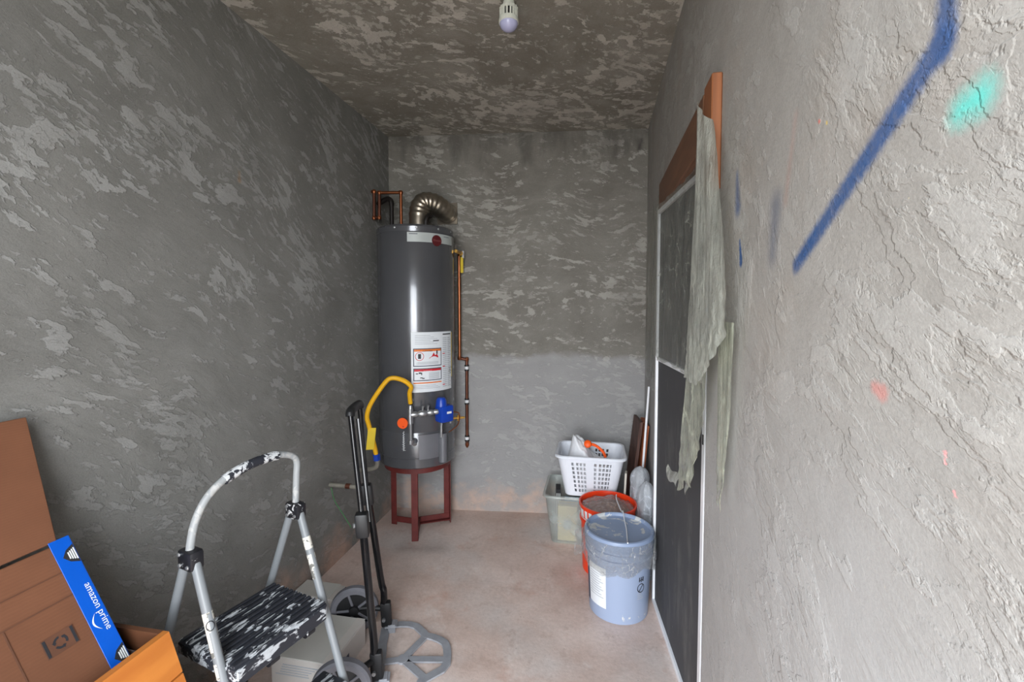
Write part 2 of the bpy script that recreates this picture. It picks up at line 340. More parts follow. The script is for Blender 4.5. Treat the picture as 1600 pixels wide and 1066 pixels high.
# ------------------------------------------------------------------ mesh helpers
ORG = {}
class MB:
    def __init__(self): self.bm = bmesh.new()
    def _xf(self, vs, mat):
        if mat is not None: bmesh.ops.transform(self.bm, matrix=mat, verts=vs)
    def box(self, c, d, mat=None, bev=0.0, seg=1):
        r = bmesh.ops.create_cube(self.bm, size=1); vs = r['verts']
        for v in vs: v.co = Vector((v.co.x*d[0], v.co.y*d[1], v.co.z*d[2])) + Vector(c)
        if bev:
            es = list({e for v in vs for e in v.link_edges})
            rb = bmesh.ops.bevel(self.bm, geom=es, offset=bev, segments=seg, affect='EDGES', profile=.5)
            vs = list({v for f in rb['faces'] for v in f.verts} | {v for v in vs if v.is_valid})
        self._xf(vs, mat); return self
    def hexa(self, p):
        v = [self.bm.verts.new(q) for q in p]     # 0-3 bottom ring, 4-7 top ring
        for f in ((3,2,1,0),(4,5,6,7),(0,1,5,4),(1,2,6,5),(2,3,7,6),(3,0,4,7)): self.bm.faces.new([v[i] for i in f])
        return self
    def tube(self, pts, r, seg=10, cap=True, smooth=0, radii=None, sq=False):
        pts = [Vector(p) for p in pts]
        if smooth:
            q = []
            n = len(pts)
            for i in range(n-1):
                p0, p1, p2, p3 = pts[max(i-1,0)], pts[i], pts[i+1], pts[min(i+2,n-1)]
                for k in range(smooth):
                    u = k/smooth
                    q.append(.5*((2*p1)+(p2-p0)*u+(2*p0-5*p1+4*p2-p3)*u*u+(3*p1-p0-3*p2+p3)*u**3))
            q.append(pts[-1]); pts = q
        n = len(pts); up = None; rings = []
        for i, p in enumerate(pts):
            tg = (pts[min(i+1,n-1)]-pts[max(i-1,0)]).normalized()
            if up is None: up = tg.orthogonal().normalized()
            else:
                up = up-tg*up.dot(tg)
                up = up.normalized() if up.length > 1e-6 else tg.orthogonal().normalized()
            bi = tg.cross(up); rr = radii[i] if radii else r
            rings.append([self.bm.verts.new(p+(up*math.cos(2*PI*(k+.5)/seg)+bi*math.sin(2*PI*(k+.5)/seg))*rr) for k in range(seg)])
        for a, b in zip(rings, rings[1:]):
            for k in range(seg): self.bm.faces.new((a[k], a[(k+1)%seg], b[(k+1)%seg], b[k]))
        if cap:
            self.bm.faces.new(rings[0][::-1]); self.bm.faces.new(rings[-1])
        return self
    def lathe(self, prof, c=(0,0,0), seg=32, mat=None, closed=False):
        rings = []; new = []
        for r, z in prof:
            if r < 1e-6:
                v = self.bm.verts.new((0,0,z)); rings.append([v]); new.append(v)
            else:
                g = [self.bm.verts.new((r*math.cos(2*PI*k/seg), r*math.sin(2*PI*k/seg), z)) for k in range(seg)]; rings.append(g); new += g
        prs = list(zip(rings, rings[1:]))
        if closed: prs.append((rings[-1], rings[0]))
        for a, b in prs:
            for k in range(seg):
                k2 = (k+1)%seg
                if len(a) == 1 and len(b) == 1: continue
                if len(a) == 1: self.bm.faces.new((a[0], b[k2], b[k])) 
                elif len(b) == 1: self.bm.faces.new((a[k], a[k2], b[0]))
                else: self.bm.faces.new((a[k], a[k2], b[k2], b[k]))
        m = Matrix.Translation(c) @ (mat if mat is not None else Matrix.Identity(4))
        bmesh.ops.transform(self.bm, matrix=m, verts=new); return self
    def prism(self, poly, h, mat=None):
        a = [self.bm.verts.new((x,y,0)) for x, y in poly]; b = [self.bm.verts.new((x,y,h)) for x, y in poly]
        self.bm.faces.new(a[::-1]); self.bm.faces.new(b); n = len(poly)
        for i in range(n): self.bm.faces.new((a[i], a[(i+1)%n], b[(i+1)%n], b[i]))
        self._xf(a+b, mat); return self
    def grid(self, fn, nu, nv, hole=None):
        g = [[self.bm.verts.new(fn(i/nu, j/nv)) for j in range(nv+1)] for i in range(nu+1)]
        for i in range(nu):
            for j in range(nv):
                if hole and hole(i, j): continue
                self.bm.faces.new((g[i][j], g[i+1][j], g[i+1][j+1], g[i][j+1]))
        return self
    def raw(self, verts, faces):
        vs = [self.bm.verts.new(v) for v in verts]
        for f in faces:
            try: self.bm.faces.new([vs[i] for i in f])
            except ValueError: pass
        return self
    def build(self, name, m, parent=None, origin=None, smooth=30, solid=0.0, fixn=True):
        bm = self.bm
        loose = [v for v in bm.verts if not v.link_faces]
        if loose: bmesh.ops.delete(bm, geom=loose, context='VERTS')
        if fixn: bmesh.ops.recalc_face_normals(bm, faces=bm.faces)
        base = ORG[parent.name] if parent else Vector(origin or (0,0,0))
        for v in bm.verts: v.co -= base
        me = bpy.data.meshes.new(name)
        if smooth:
            for f in bm.faces: f.smooth = True
            for e in bm.edges:
                e.smooth = not (len(e.link_faces) != 2 or e.calc_face_angle(0) > math.radians(smooth))
        bm.to_mesh(me); bm.free(); me.materials.append(m)
        o = bpy.data.objects.new(name, me); COL.objects.link(o)
        if parent: o.parent = parent
        else: o.location = base
        if solid:
            md = o.modifiers.new('thickness', 'SOLIDIFY'); md.thickness = solid; md.offset = 0
        ORG[o.name] = base.copy()
        return o
def thing(name, label, cat, loc, group=None):
    o = bpy.data.objects.new(name, None); COL.objects.link(o); o.location = loc; o.empty_display_size = .05
    ORG[o.name] = Vector(loc); return tag(o, label, cat, group)
def tag(o, label, cat, group=None):
    o['label'] = label; o['category'] = cat
    if group: o['group'] = group
    return o
def struct(o): o['kind'] = 'structure'; return o
def basis(o, x, y, z):
    m = Matrix.Identity(4)
    for i, a in enumerate((x, y, z)):
        for k in range(3): m[k][i] = a[k]
    for k in range(3): m[k][3] = o[k]
    return m
def nz(p, f, seed=0.0): return noise.noise(Vector((p[0]*f+seed, p[1]*f+seed*1.7, p[2]*f-seed)))
TXT = {}
def text_geo(txt, size, bold=.0):
    c = bpy.data.curves.new('t', 'FONT'); c.body = txt; c.size = size; c.align_x = 'CENTER'; c.align_y = 'CENTER'; c.offset = bold; c.resolution_u = 2
    o = bpy.data.objects.new('t', c); COL.objects.link(o)
    bpy.context.view_layer.update()
    me = bpy.data.meshes.new_from_object(o.evaluated_get(bpy.context.evaluated_depsgraph_get()))
    v = [tuple(p.co) for p in me.vertices]; f = [tuple(p.vertices) for p in me.polygons]
    bpy.data.objects.remove(o); bpy.data.meshes.remove(me); bpy.data.curves.remove(c)
    return v, f

# ------------------------------------------------------------------ room shell
XL, XR, ZC = -1.335, .29, 2.425
def yb(x): return 2.775+(x-XL)*.1034                   # the end wall is out of square
t_ = .14
m = MB(); m.box(((XL+XR)/2, 1.25, -.06), (XR-XL+2*t_, 3.9, .12)); struct(m.build('floor', M['floor'], smooth=0))
m = MB(); m.box(((XL+XR)/2, 1.25, ZC+.06), (XR-XL+2*t_, 3.9, .12)); struct(m.build('ceiling', M['ceiling'], smooth=0))
m = MB(); m.box((XL-t_/2, 1.25, ZC/2), (t_, 3.9, ZC)); struct(m.build('wall_left', M['wall_left'], smooth=0))
m = MB()
a, b = XL-t_*.0, XR+t_*.0
m.hexa([(a,yb(a),0),(b,yb(b),0),(b,yb(b)+t_,0),(a,yb(a)+t_,0),(a,yb(a),ZC),(b,yb(b),ZC),(b,yb(b)+t_,ZC),(a,yb(a)+t_,ZC)])
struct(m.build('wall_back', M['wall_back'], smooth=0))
OY0, OY1, OZ = 1.30, 2.215, 1.90                      # door opening in the right wall
m = MB()
for y0, y1, z0, z1 in ((-.45, OY0, 0, ZC), (OY1, 3.2, 0, ZC), (OY0, OY1, OZ, ZC)):
    m.box((XR+t_/2, (y0+y1)/2, (z0+z1)/2), (t_, y1-y0, z1-z0))
m.box((XR+t_-.01, (OY0+OY1)/2, OZ/2), (.02, OY1-OY0, OZ))
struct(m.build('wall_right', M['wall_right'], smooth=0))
DX0, DX1, DZ = -.74, .20, 2.22                         # daylight comes in through this doorway, behind the camera
m = MB()
for x0, x1, z0, z1 in ((XL, DX0, 0, ZC), (DX1, XR, 0, ZC), (DX0, DX1, DZ, ZC)):
    m.box(((x0+x1)/2, -.38, (z0+z1)/2), (x1-x0, .14, z1-z0))
struct(m.build('wall_front', M['wall_left'], smooth=0))
m = MB(); m.box((0, -5.76, -.09), (12, 10, .12)); g_ = struct(m.build('floor', M['ground'], smooth=0)); g_.name = 'floor_outside'

# wooden buck of the opening
m = MB(); m.box((XR+.0155, (1.305+2.21)/2, 1.83), (.075, .90, .135), bev=.004); struct(m.build('trim_1', M['lintel_wood']))
m = MB(); m.box((XR-.0125, 1.2425, 1.76), (.025, .085, .28), bev=.003); struct(m.build('trim_2', M['jamb_wood']))

# ------------------------------------------------------------------ screen door standing in the opening
A = Vector((.249, 2.093, 0)); B = Vector((.313, 1.400, 0)); dv = (B-A).normalized(); nv = Vector((-dv.y, dv.x, 0)); L = (B-A).length
if nv.x > 0: nv = -nv                                   # towards the room
dm = basis(A, dv, -nv, Vector((0,0,1)))                 # local x along door, y into the wall, z up
door = bpy.data.objects.new('door_1', None); COL.objects.link(door); door.location = A; ORG['door_1'] = A.copy(); struct(door)
H_ = 1.755
def dbox(name, x0, x1, z0, z1, y0, y1, mm, par=door, bev=.0015):
    k = MB(); k.box(((x0+x1)/2, (y0+y1)/2, (z0+z1)/2), (x1-x0, y1-y0, z1-z0), dm, bev); return k.build(name, mm, par)
dbox('stile', 0, .018, 0, H_, 0, .03, M['white_alu'])
dbox('stile', L-.026, L, 0, H_, -.004, .03, M['white_alu'])
dbox('stile_channel', L-.044, L-.027, 0, H_, .006, .026, M['white_alu'])
dbox('rail', .018, L-.044, 0, .02, 0, .03, M['white_alu'])
dbox('rail', .018, L-.044, 1.10, 1.116, .002, .028, M['white_alu'])
dbox('rail', .018, L-.044, H_-.02, H_, 0, .03, M['white_alu'])
dbox('lower_screen', .018, L-.044, .02, 1.10, .010, .014, M['mesh'], bev=0)
dbox('upper_screen', .018, L-.044, 1.116, H_-.02, .010, .014, M['mesh'], bev=0)
k = dbox('lock_slot', L-.017, L-.009, .925, .955, -.0055, -.0035, M['dark'], bev=0)

# ------------------------------------------------------------------ polythene sheet over the opening
ps = thing('plastic_sheet', 'torn milky plastic sheet hanging in folds over the doorway in the right wall', 'plastic sheet', (.27, 1.25, 0))
def lerp(a, b, u): return a+(b-a)*u
def interp(tab, z):
    for (z0, v0), (z1, v1) in zip(tab, tab[1:]):
        if z0 >= z >= z1: return lerp(v0, v1, (z0-z)/(z0-z1))
    return tab[-1][1] if z < tab[-1][0] else tab[0][1]
def film(name, left, right, z0, z1f, nu, nv, x0, amp, freq, seed, mat, crumple=0.0, xtab=None):
    """left/right: tables (z, y) of the two edges; z1f(u): lower edge; folds run down the sheet"""
    def fn(u, v):
        zb = z1f(u); z = lerp(z0(u), zb, v)
        y = lerp(interp(left, z), interp(right, z), u)
        w = math.sin(u*freq+seed+1.3*noise.noise(Vector((u*2, z*1.2, seed))))*amp
        w += noise.noise(Vector((y*14, z*1.1, seed+5)))*amp*1.6 + noise.noise(Vector((y*30, z*5, seed+9)))*amp*.5
        c = crumple*max(0, v-.55)/.45
        w += noise.noise(Vector((y*38, z*38, seed)))*c
        xx = x0 if xtab is None else .249+.064*(2.093-y)/.693-.012
        return (min(xx + w, .285 if name != 'side_strip' else .286), y, z + noise.noise(Vector((y*22, z*22, 3+seed)))*c*.6)
    k = MB(); k.grid(fn, nu, nv); return k.build(name, mat, ps, smooth=60)
film('hanging_fold', [(1.9,1.27),(1.78,1.28),(1.56,1.315),(1.19,1.385),(1.1,1.40)], [(1.9,1.20),(1.66,1.05),(1.43,.975),(1.27,.945),(1.1,.96)],
     lambda u: 1.87-.12*u, lambda u: 1.13+.17*max(0,(u-.35)/.65)**1.3, 70, 90, .247, .0035, 14, 2.0, M['film'], .006)
def ragged(u): return .80 + .30*max(0, (u-.45)/.55)**1.2 + .05*nz((u*9,0,0), 1, 4) - .03*math.exp(-((u-.05)/.1)**2)
film('lower_flap', [(1.3,1.37),(1.14,1.416),(.84,1.474),(.7,1.49)], [(1.3,1.12),(1.1,1.16),(.9,1.20)],
     lambda u: 1.24, ragged, 40, 44, .256, .005, 11, 6.0, M['film_low'], .008)
film('side_strip', [(1.8,1.14),(1.23,1.13),(.95,1.12),(.86,1.10)], [(1.8,1.0),(1.27,.985),(1.11,1.0),(.95,1.03),(.86,1.06)],
     lambda u: 1.30, lambda u: .87+.05*math.sin(u*3), 24, 40, .272, .004, 9, 3.0, M['film_low'], .006)
def tornfn(u, v):
    y = 1.474+.17*u*(1-.25*v); z = .80-.032*v*(1-.2*u)-.02*u+.006*math.sin(u*7)
    return (.255-.012*math.sin(v*2)-.01*u+.004*nz((y,z,1),30), y, z)
k = MB(); k.grid(tornfn, 12, 6); k.build('torn_corner', M['film'], ps, smooth=60)
film('upper_film', [(1.8,2.07),(1.1,2.08)], [(1.8,1.41),(1.1,1.42)], lambda u: 1.758, lambda u: 1.115+.02*nz((u*6,1,0),1), 50, 40, .236, .003, 30, 8.0, M['film_thin'],
     xtab=[(1.8,.262),(1.1,.262)])
film('jamb_film', [(1.9,2.70),(.9,2.72)], [(1.9,2.10),(.9,2.11)], lambda u: 1.86, lambda u: .94+.06*nz((u*4,2,0),1), 24, 40, .274, .007, 12, 11.0, M['film_thin'], .01)

# ------------------------------------------------------------------ water heater
TC = Vector((-1.065, 2.56, 0)); TR = .222; T0, T1 = .43, 1.79
wh = thing('water_heater', 'tall grey cylindrical gas water heater raised on a red steel stand in the corner', 'water heater', (TC.x, TC.y, T0))
def cylp(a, r, z): a = math.radians(a); return Vector((TC.x+r*math.sin(a), TC.y-r*math.cos(a), z))
def cylm(a, r, z):
    q = math.radians(a); return basis(cylp(a, r, z), Vector((math.cos(q), math.sin(q), 0)), Vector((math.sin(q), -math.cos(q), 0)), Vector((0,0,1)))   # x tangential(right), y outward, z up
m = MB(); m.lathe([(0,T0),(TR-.006,T0),(TR,T0+.006),(TR,T0+.055),(TR+.002,T0+.058),(TR+.002,T0+.062),(TR,T0+.065),(TR,T0+.20),(TR-.0015,T0+.203),(TR-.0015,T0+.206),(TR,T0+.209),(TR,T1-.045),(TR-.001,T1-.043),(TR-.001,T1-.04),(0,T1-.04)], TC, 72)
m.build('tank', M['tank'], wh)
m = MB(); m.lathe([(TR-.03,T1-.042),(TR+.002,T1-.042),(TR+.003,T1-.015),(TR-.004,T1-.004),(TR-.02,T1),(0,T1+.006)], TC, 72); m.build('top_cap', M['tank'], wh)
for a in (-8, 24, 56, 84):
    m = MB(); m.lathe([(.006,0),(.006,.003),(.003,.005),(0,.005)], seg=10, mat=cylm(a, TR+.001, T1-.022) @ Matrix.Rotation(-PI/2, 4, 'X')); m.build('cap_screw', M['silver'], wh)
def cpatch(a0, a1, z0, z1, r, mm, name, par, n=20, z0b=None, z1b=None):
    k = MB()
    z0b = z0 if z0b is None else z0b; z1b = z1 if z1b is None else z1b
    def fn(u, v): return cylp(lerp(a0,a1,u), r, lerp(lerp(z0,z0b,u), lerp(z1,z1b,u), v))
    k.grid(fn, n, 1); return k.build(name, mm, par, smooth=60)
def ctext(txt, size, a, z, r, mm, name, par, bold=0, rot=0):
    v, f = text_geo(txt, size, bold); q = math.radians(rot)
    vv = []
    for x, y, _ in v:
        x, y = x*math.cos(q)-y*math.sin(q), x*math.sin(q)+y*math.cos(q)
        vv.append(cylp(a+math.degrees(x/r), r, z+y))
    return MB().raw(vv, f).build(name, mm, par, smooth=0, fixn=False)
band = cpatch(10.5, 88, 1.690, 1.742, TR+.0015, M['silverlabel'], 'brand_band', wh)
cpatch(13, 25, 1.731, 1.735, TR+.002, M['navyink'], 'band_print', band, 6)
cpatch(66, 78, 1.728, 1.731, TR+.002, M['navyink'], 'band_print', band, 6)
m = MB(); m.lathe([(0,0),(.031,0),(.030,.003),(0,.004)], seg=28, mat=cylm(53, TR+.002, 1.703) @ Matrix.Rotation(-PI/2, 4, 'X')); em = m.build('round_badge', M['maroon'], wh)
ctext('Rheem', .018, 53, 1.703, TR+.0075, M['maroonlight'], 'badge_lettering', em)
# warning sheet
ws = cpatch(14.4, 83, .862, 1.196, TR+.0012, M['label'], 'warning_sheet', wh)
R2 = TR+.002; R3 = TR+.0026
def wp(u0, u1, v0, v1, mm, nm, r=R2): return cpatch(lerp(14.4,83,u0), lerp(14.4,83,u1), lerp(.862,1.196,v0), lerp(.862,1.196,v1), r, mm, nm, ws, 10)
for (v0, v1, ink) in ((.43,.73,'orangeink'), (.19,.40,'redink')):
    wp(.04,.66,v0,v1,M['navyink'],'notice_border'); wp(.06,.64,v0+.015,v1-.015,M['label'],'notice_field',R3); wp(.06,.64,v1-.05,v1-.015,M[ink],'notice_heading',R3+.0005)
ctext('FLAMMABLE', .010, 37.5, 1.091, R3+.0009, M['ink'], 'heading_text', ws); ctext('WARNING', .010, 37.5, .979, R3+.0009, M['whiteink'], 'heading_text', ws)
wp(.14,.20,.56,.64,M['ink'],'can_pictogram',R3+.0006)
k = MB()
k.grid(lambda u, v: cylp(lerp(14.4,83,.17)+math.degrees((.021+.003*v)*math.cos(2*PI*u)/TR), R3+.0007, 1.062+(.021+.003*v)*math.sin(2*PI*u)), 24, 1); k.build('prohibition_ring', M['redink'], ws)
k = MB(); k.raw([cylp(lerp(14.4,83,x), R3+.0006, lerp(.862,1.196,y)) for x, y in ((.36,.56),(.43,.60),(.47,.66),(.50,.61),(.55,.63),(.58,.57))], [(0,1,5),(1,2,3),(1,3,5),(3,4,5)]); k.build('flame_pictogram', M['redink'], ws, smooth=0, fixn=False)
wp(.53,.56,.63,.69,M['ink'],'match_pictogram',R3+.0006)
for x0, x1, y0, y1 in ((.09,.14,.305,.32),(.15,.20,.31,.335),(.20,.22,.29,.33),(.18,.23,.235,.25),(.22,.27,.225,.24)): wp(x0,x1,y0,y1,M['ink'],'hand_pictogram',R3+.0006)
for i in range(4): wp(.10+.03*(i%2),.58,.465+.012*i,.471+.012*i,M['greyink'],'text_line',R3+.0006)
for i in range(7): wp(.36,.60,.22+.016*i,.228+.016*i,M['greyink'],'text_line',R3+.0006)
wp(.04,.66,.145,.165,M['orangeink'],'orange_rule',R2)
for i in range(3): wp(.05,.62-.05*i,.06+.025*i,.068+.025*i,M['greyink'],'text_line')
for i in range(6): wp(.08,.56-.08*(i%3),.80+.028*i,.808+.028*i,M['greyink'],'text_line')
wp(.70,.96,.945,.965,M['ink'],'sheet_heading'); wp(.46,.60,.845,.862,M['ink'],'model_print')
for i in range(26):
    wp(.70,.82,.06+.033*i,.073+.033*i,M['greyink'],'text_line'); wp(.845,.96-.03*(i%2),.06+.033*i,.073+.033*i,M['greyink'],'text_line')
for y in (.09,.40,.62): wp(.69,.76,y,y+.015,M['redink'],'red_subhead',R3)
for i, (x, y) in enumerate(((.90,.36),(.92,.33),(.90,.30),(.93,.27),(.96,.36),(.95,.30))): wp(x,x+.025,y,y+.02,M['ink'],'handwritten_mark',R3)
cpatch(83.2, 85, .93, 1.19, R2, M['yellowtag'], 'yellow_energy_strip', wh, 2)
# burner access cover and flue pipe shield
cpatch(24, 58, .483, .622, TR+.004, M['tank2'], 'burner_cover', wh, 12)
for a0, a1, z in ((23,59,.622),(23,59,.481)): cpatch(a0, a1, z, z+.004, TR+.005, M['tank'], 'cover_seam', wh, 12)
m = MB(); m.tube([cylp(59, TR+.012, .455), cylp(59, TR+.012, .620)], .024, 18); m.build('burner_shield', M['tank2'], wh)
# gas valve and manifold
gv = MB(); gv.box((0,0,0), (.085,.07,.095), cylm(55, TR+.05, .742), .012, 2); gv = gv.build('gas_valve', M['blueplastic'], wh)
m = MB(); m.lathe([(0,.05),(.020,.048),(.028,.034),(.032,0)], seg=20, mat=cylm(51, TR+.05, .785)); m.build('valve_knob', M['blueplastic'], gv)
m = MB(); m.box((.008,.0365,.008), (.03,.002,.012), cylm(55, TR+.05, .742)); m.build('valve_print', M['whiteink'], gv)
for dx in (-.03, .03):
    m = MB(); m.lathe([(0,0),(.006,0),(.006,.012),(0,.012)], seg=8, mat=cylm(55, TR+.05, .683) @ Matrix.Translation((dx,.015,0))); m.build('valve_fitting', M['silver'], gv)
pa = cylp(15, TR+.042, .748); pb = cylp(47, TR+.05, .757)
m = MB(); n_ = 12; dirv = pb-pa
m.tube([pa+dirv*i/n_ for i in range(n_+1)], .012, 12, radii=[.014,.016,.016,.012,.018,.018,.018,.012,.017,.017,.013,.016,.014]); m.build('gas_manifold', M['silver'], wh)
for u in (.42, .62):
    p = pa+dirv*u; m = MB(); m.tube([p, p+Vector((0,0,.03)), p+Vector((.004,-.002,.042))], .006, 10, radii=[.005,.006,.008]); m.build('test_nipple', M['silver'], wh)
m = MB(); m.tube([cylp(14.3, TR+.04, .800), cylp(14.3, TR+.04, .780), cylp(14.3, TR+.04, .779), cylp(14.3, TR+.04, .70), cylp(14.3, TR+.04, .699), cylp(14.3, TR+.04, .610), cylp(14.3, TR+.04, .609), cylp(14.3, TR+.04, .588)], .01, 12, radii=[.010,.013,.015,.015,.010,.010,.015,.015]); m.build('drip_leg', M['silver'], wh)
m = MB(); m.tube([cylp(18, TR+.001, .592), cylp(18, TR+.022, .590), cylp(19, TR+.034, .580)], .012, 12, radii=[.018,.014,.012]); m.build('drain_valve', M['silver'], wh)
m = MB(); m.tube([cylp(50, TR+.055, .70), cylp(50, TR+.055, .612)], .007, 10); m.build('igniter_tube', M['silver'], wh)
m = MB(); m.tube([cylp(62, TR+.07, .745), cylp(74, TR+.07, .73), cylp(80, TR+.06, .69), cylp(76, TR+.055, .65), cylp(66, TR+.03, .62)], .0035, 8, smooth=5); m.build('thermocouple_tube', M['copper'], wh)
m = MB(); m.tube([cylp(76, TR+.02, .69), cylp(84, TR+.085, .692)], .007, 10, radii=None); m.tube([cylp(80, TR+.05, .675), cylp(80, TR+.05, .708)], .006, 10); m.build('relief_cock', M['brass'], wh)
m = MB(); m.lathe([(0,0),(.030,0),(.030,.002),(0,.002)], seg=28, mat=cylm(3, TR+.02, .696) @ Matrix.Rotation(-PI/2, 4, 'X')); tg = m.build('orange_tag', M['orangeplastic'], wh)
m = MB(); m.box((.004,.003,-.018), (.007,.001,.007), cylm(3, TR+.02, .696)); m.build('tag_mark', M['redink'], tg)
pts = []
for i in range(60):
    u = i/59; pts.append(cylp(2.4+(.5+1.6*u)*math.sin(i*2.3)+.8*math.sin(i*.9), TR+.002, lerp(.645,.537,u)))
m = MB(); m.tube(pts, .0016, 6); m.build('chalk_scrawl', M['whiteink'], wh)

# stand
st = thing('heater_stand', 'dark red welded steel stand with three legs under the water heater', 'stand', (TC.x, TC.y, 0))
feet = [Vector((-1.016,2.385,0)), Vector((-1.238,2.575,0)), Vector((-.898,2.655,0))]; hub = Vector((TC.x-.004, TC.y, 0))
m = MB(); m.lathe([(.150,T0-.035),(.196,T0-.035),(.196,T0-.002),(.150,T0-.002)], TC, 40, closed=True); m.build('top_ring', M['redsteel'], st)
for p in feet:
    d = (hub-p).normalized(); n = Vector((-d.y, d.x, 0)); mt = basis(p, n, d, Vector((0,0,1)))
    m = MB(); m.box((0,0,T0/2-.006), (.036,.005,T0-.012), mt, .001); m.box((-.016,.017,T0/2-.006), (.005,.034,T0-.012), mt, .001); m.build('leg', M['redsteel'], st)
    ln = (hub-p).length
    m = MB(); m.box((-.012,ln/2,.034), (.006,ln,.036), mt, .001); m.box((.003,ln/2,.016+.003), (.03,ln,.005), mt, .001); m.build('foot_bar', M['redsteel'], st)
# flue
fl = thing('flue_duct', 'ribbed aluminium flue elbow running from heater top into the back wall', 'duct', (TC.x, 2.6, T1))
cl = [Vector((-1.060,2.595,T1+.009)), Vector((-1.060,2.598,1.86)), Vector((-1.058,2.602,1.91)), Vector((-1.045,2.610,1.95)), Vector((-1.02,2.625,1.965)), Vector((-.985,2.65,1.962)), Vector((-.955,2.68,1.945)), Vector((-.945,2.72,1.93)), Vector((-.945,2.80,1.93))]
dm_ = MB(); pts = []; n = len(cl)
for i in range(n-1):
    p0, p1, p2, p3 = cl[max(i-1,0)], cl[i], cl[i+1], cl[min(i+2,n-1)]
    for q in range(7):
        u = q/7; pts.append(.5*((2*p1)+(p2-p0)*u+(2*p0-5*p1+4*p2-p3)*u*u+(3*p1-p0-3*p2+p3)*u**3))
pts.append(cl[-1])
rad = [.057+(.0035 if (i//2)%2 and i > 8 else 0) for i in range(len(pts))]
dm_.tube(pts, .057, 28, radii=rad); dm_.build('duct', M['duct'], fl, smooth=50)
m = MB(); m.lathe([(.0605,T1+.009),(.066,T1+.009),(.066,T1+.022),(.0605,T1+.022)], (-1.060,2.595,0), 28, closed=True); m.build('collar', M['dark'], fl)
y = yb(-.955)
m = MB(); m.box((-.955, y-.004, 1.93), (.135,.006,.135), None, .001); m.build('wall_plate', M['duct'], fl)
m = MB(); m.tube([(-1.0,2.56,T1+.009),(-1.0,2.56,T1+.05),(-.985,2.555,T1+.075),(-.965,2.55,T1+.08)], .016, 12, smooth=4); m.build('draft_hood_leg', M['blackpipe'], fl)

# water pipes above the heater
hp = thing('copper_pipe', 'copper hot water pipe looping from the left wall down to the heater top', 'pipe', (-1.2, 2.54, 1.8))
def pipe(pts, r, mm, name, par): k = MB(); k.tube(pts, r, 14); return k.build(name, mm, par)
def elbows(pts, r, mm, par):
    for p in pts:
        k = MB(); k.lathe([(0,-r*1.5),(r*1.1,-r*1.1),(r*1.45,0),(r*1.1,r*1.1),(0,r*1.5)], p, 14); k.build('elbow', mm, par)
q = [(-1.333,2.54,2.02), (-1.316,2.54,2.02), (-1.316,2.535,1.865), (-1.283,2.535,1.865), (-1.283,2.54,2.012), (-1.156,2.56,2.012), (-1.156,2.56,T1+.008)]
for i in range(6): pipe([q[i], q[i+1]], .0095, M['copper'] if i in (4,5) else M['copperdull'], 'pipe_run', hp)
elbows(q[1:6], .0095, M['copper'], hp)
bp = thing('iron_pipe', 'short black iron cold water pipe bending from the corner into the heater top', 'pipe', (-1.236, 2.55, 1.8))
pipe([(-1.235,2.60,T1+.009), (-1.235,2.60,1.962)], .0135, M['blackpipe'], 'pipe_run', bp)
k = MB(); k.tube([(-1.235,2.60,1.945),(-1.238,2.60,1.975),(-1.258,2.605,1.99),(-1.285,2.61,1.985),(-1.333,2.62,1.965)], .0155, 12, smooth=4); k.build('elbow', M['blackpipe'], bp)
k = MB(); k.lathe([(0,T1+.008),(.022,T1+.008),(.022,T1+.022),(.014,T1+.026)], (-1.235,2.60,0), 6); k.build('union_nut', M['blackpipe'], bp)
# relief pipe on the back wall
rp = thing('copper_pipe', 'thin vertical copper relief pipe clipped to the back wall right of the heater', 'pipe', (-.84, 2.8, 1.0))
X1 = -.868; Y1 = yb(X1)-.045; X2 = -.829; Y2 = yb(X2)-.022
pipe([(-.842,2.735,1.668),(X1+.005,Y1,1.668)], .013, M['brass'], 'relief_valve', rp)
pipe([(-.838,2.615,1.668),(-.836,2.70,1.668),(-.855,2.75,1.668)], .010, M['brass'], 'valve_stem', rp)
k = MB(); k.box((X1+.030,Y1-.006,1.665), (.008,.02,.045), None, .002); k.build('valve_lever', M['whiteink'], rp)
k = MB(); k.box((X1+.022,Y1-.012,1.60), (.018,.002,.10), None, .0005); k.build('yellow_tag', M['yellowtag'], rp)
pipe([(X1,Y1,1.668),(X1,Y1,1.01)], .0105, M['copper'], 'pipe_run', rp)
pipe([(X1,Y1,1.01),(X2,Y2-.012,1.0)], .0105, M['copperdull'], 'pipe_run', rp)
pipe([(X2,Y2,1.0),(X2,Y2,.452)], .0105, M['copperdull'], 'pipe_run', rp)
elbows([(X1,Y1,1.01),(X2,Y2,1.0)], .0105, M['copper'], rp)
k = MB(); k.tube([(X2,Y2,.455),(X2,Y2,.44),(X2,Y2,.425)], .0115, 12, radii=[.0125,.0125,.004]); k.build('pipe_end', M['copper'], rp)
for z in (.945,.728,.487):
    k = MB(); k.lathe([(.0107,-.009),(.0135,-.009),(.0135,.009),(.0107,.009)], (X2,Y2,z), 14, closed=True); cl_ = k.build('pipe_clip', M['whiteink'], rp)
    for dz in (-.014,.014):
        k = MB(); k.lathe([(.0107,-.0045),(.015,-.0045),(.015,.0045),(.0107,.0045)], (X2,Y2,z+dz), 14, closed=True); k.build('clip_band', M['blackplastic'], cl_)
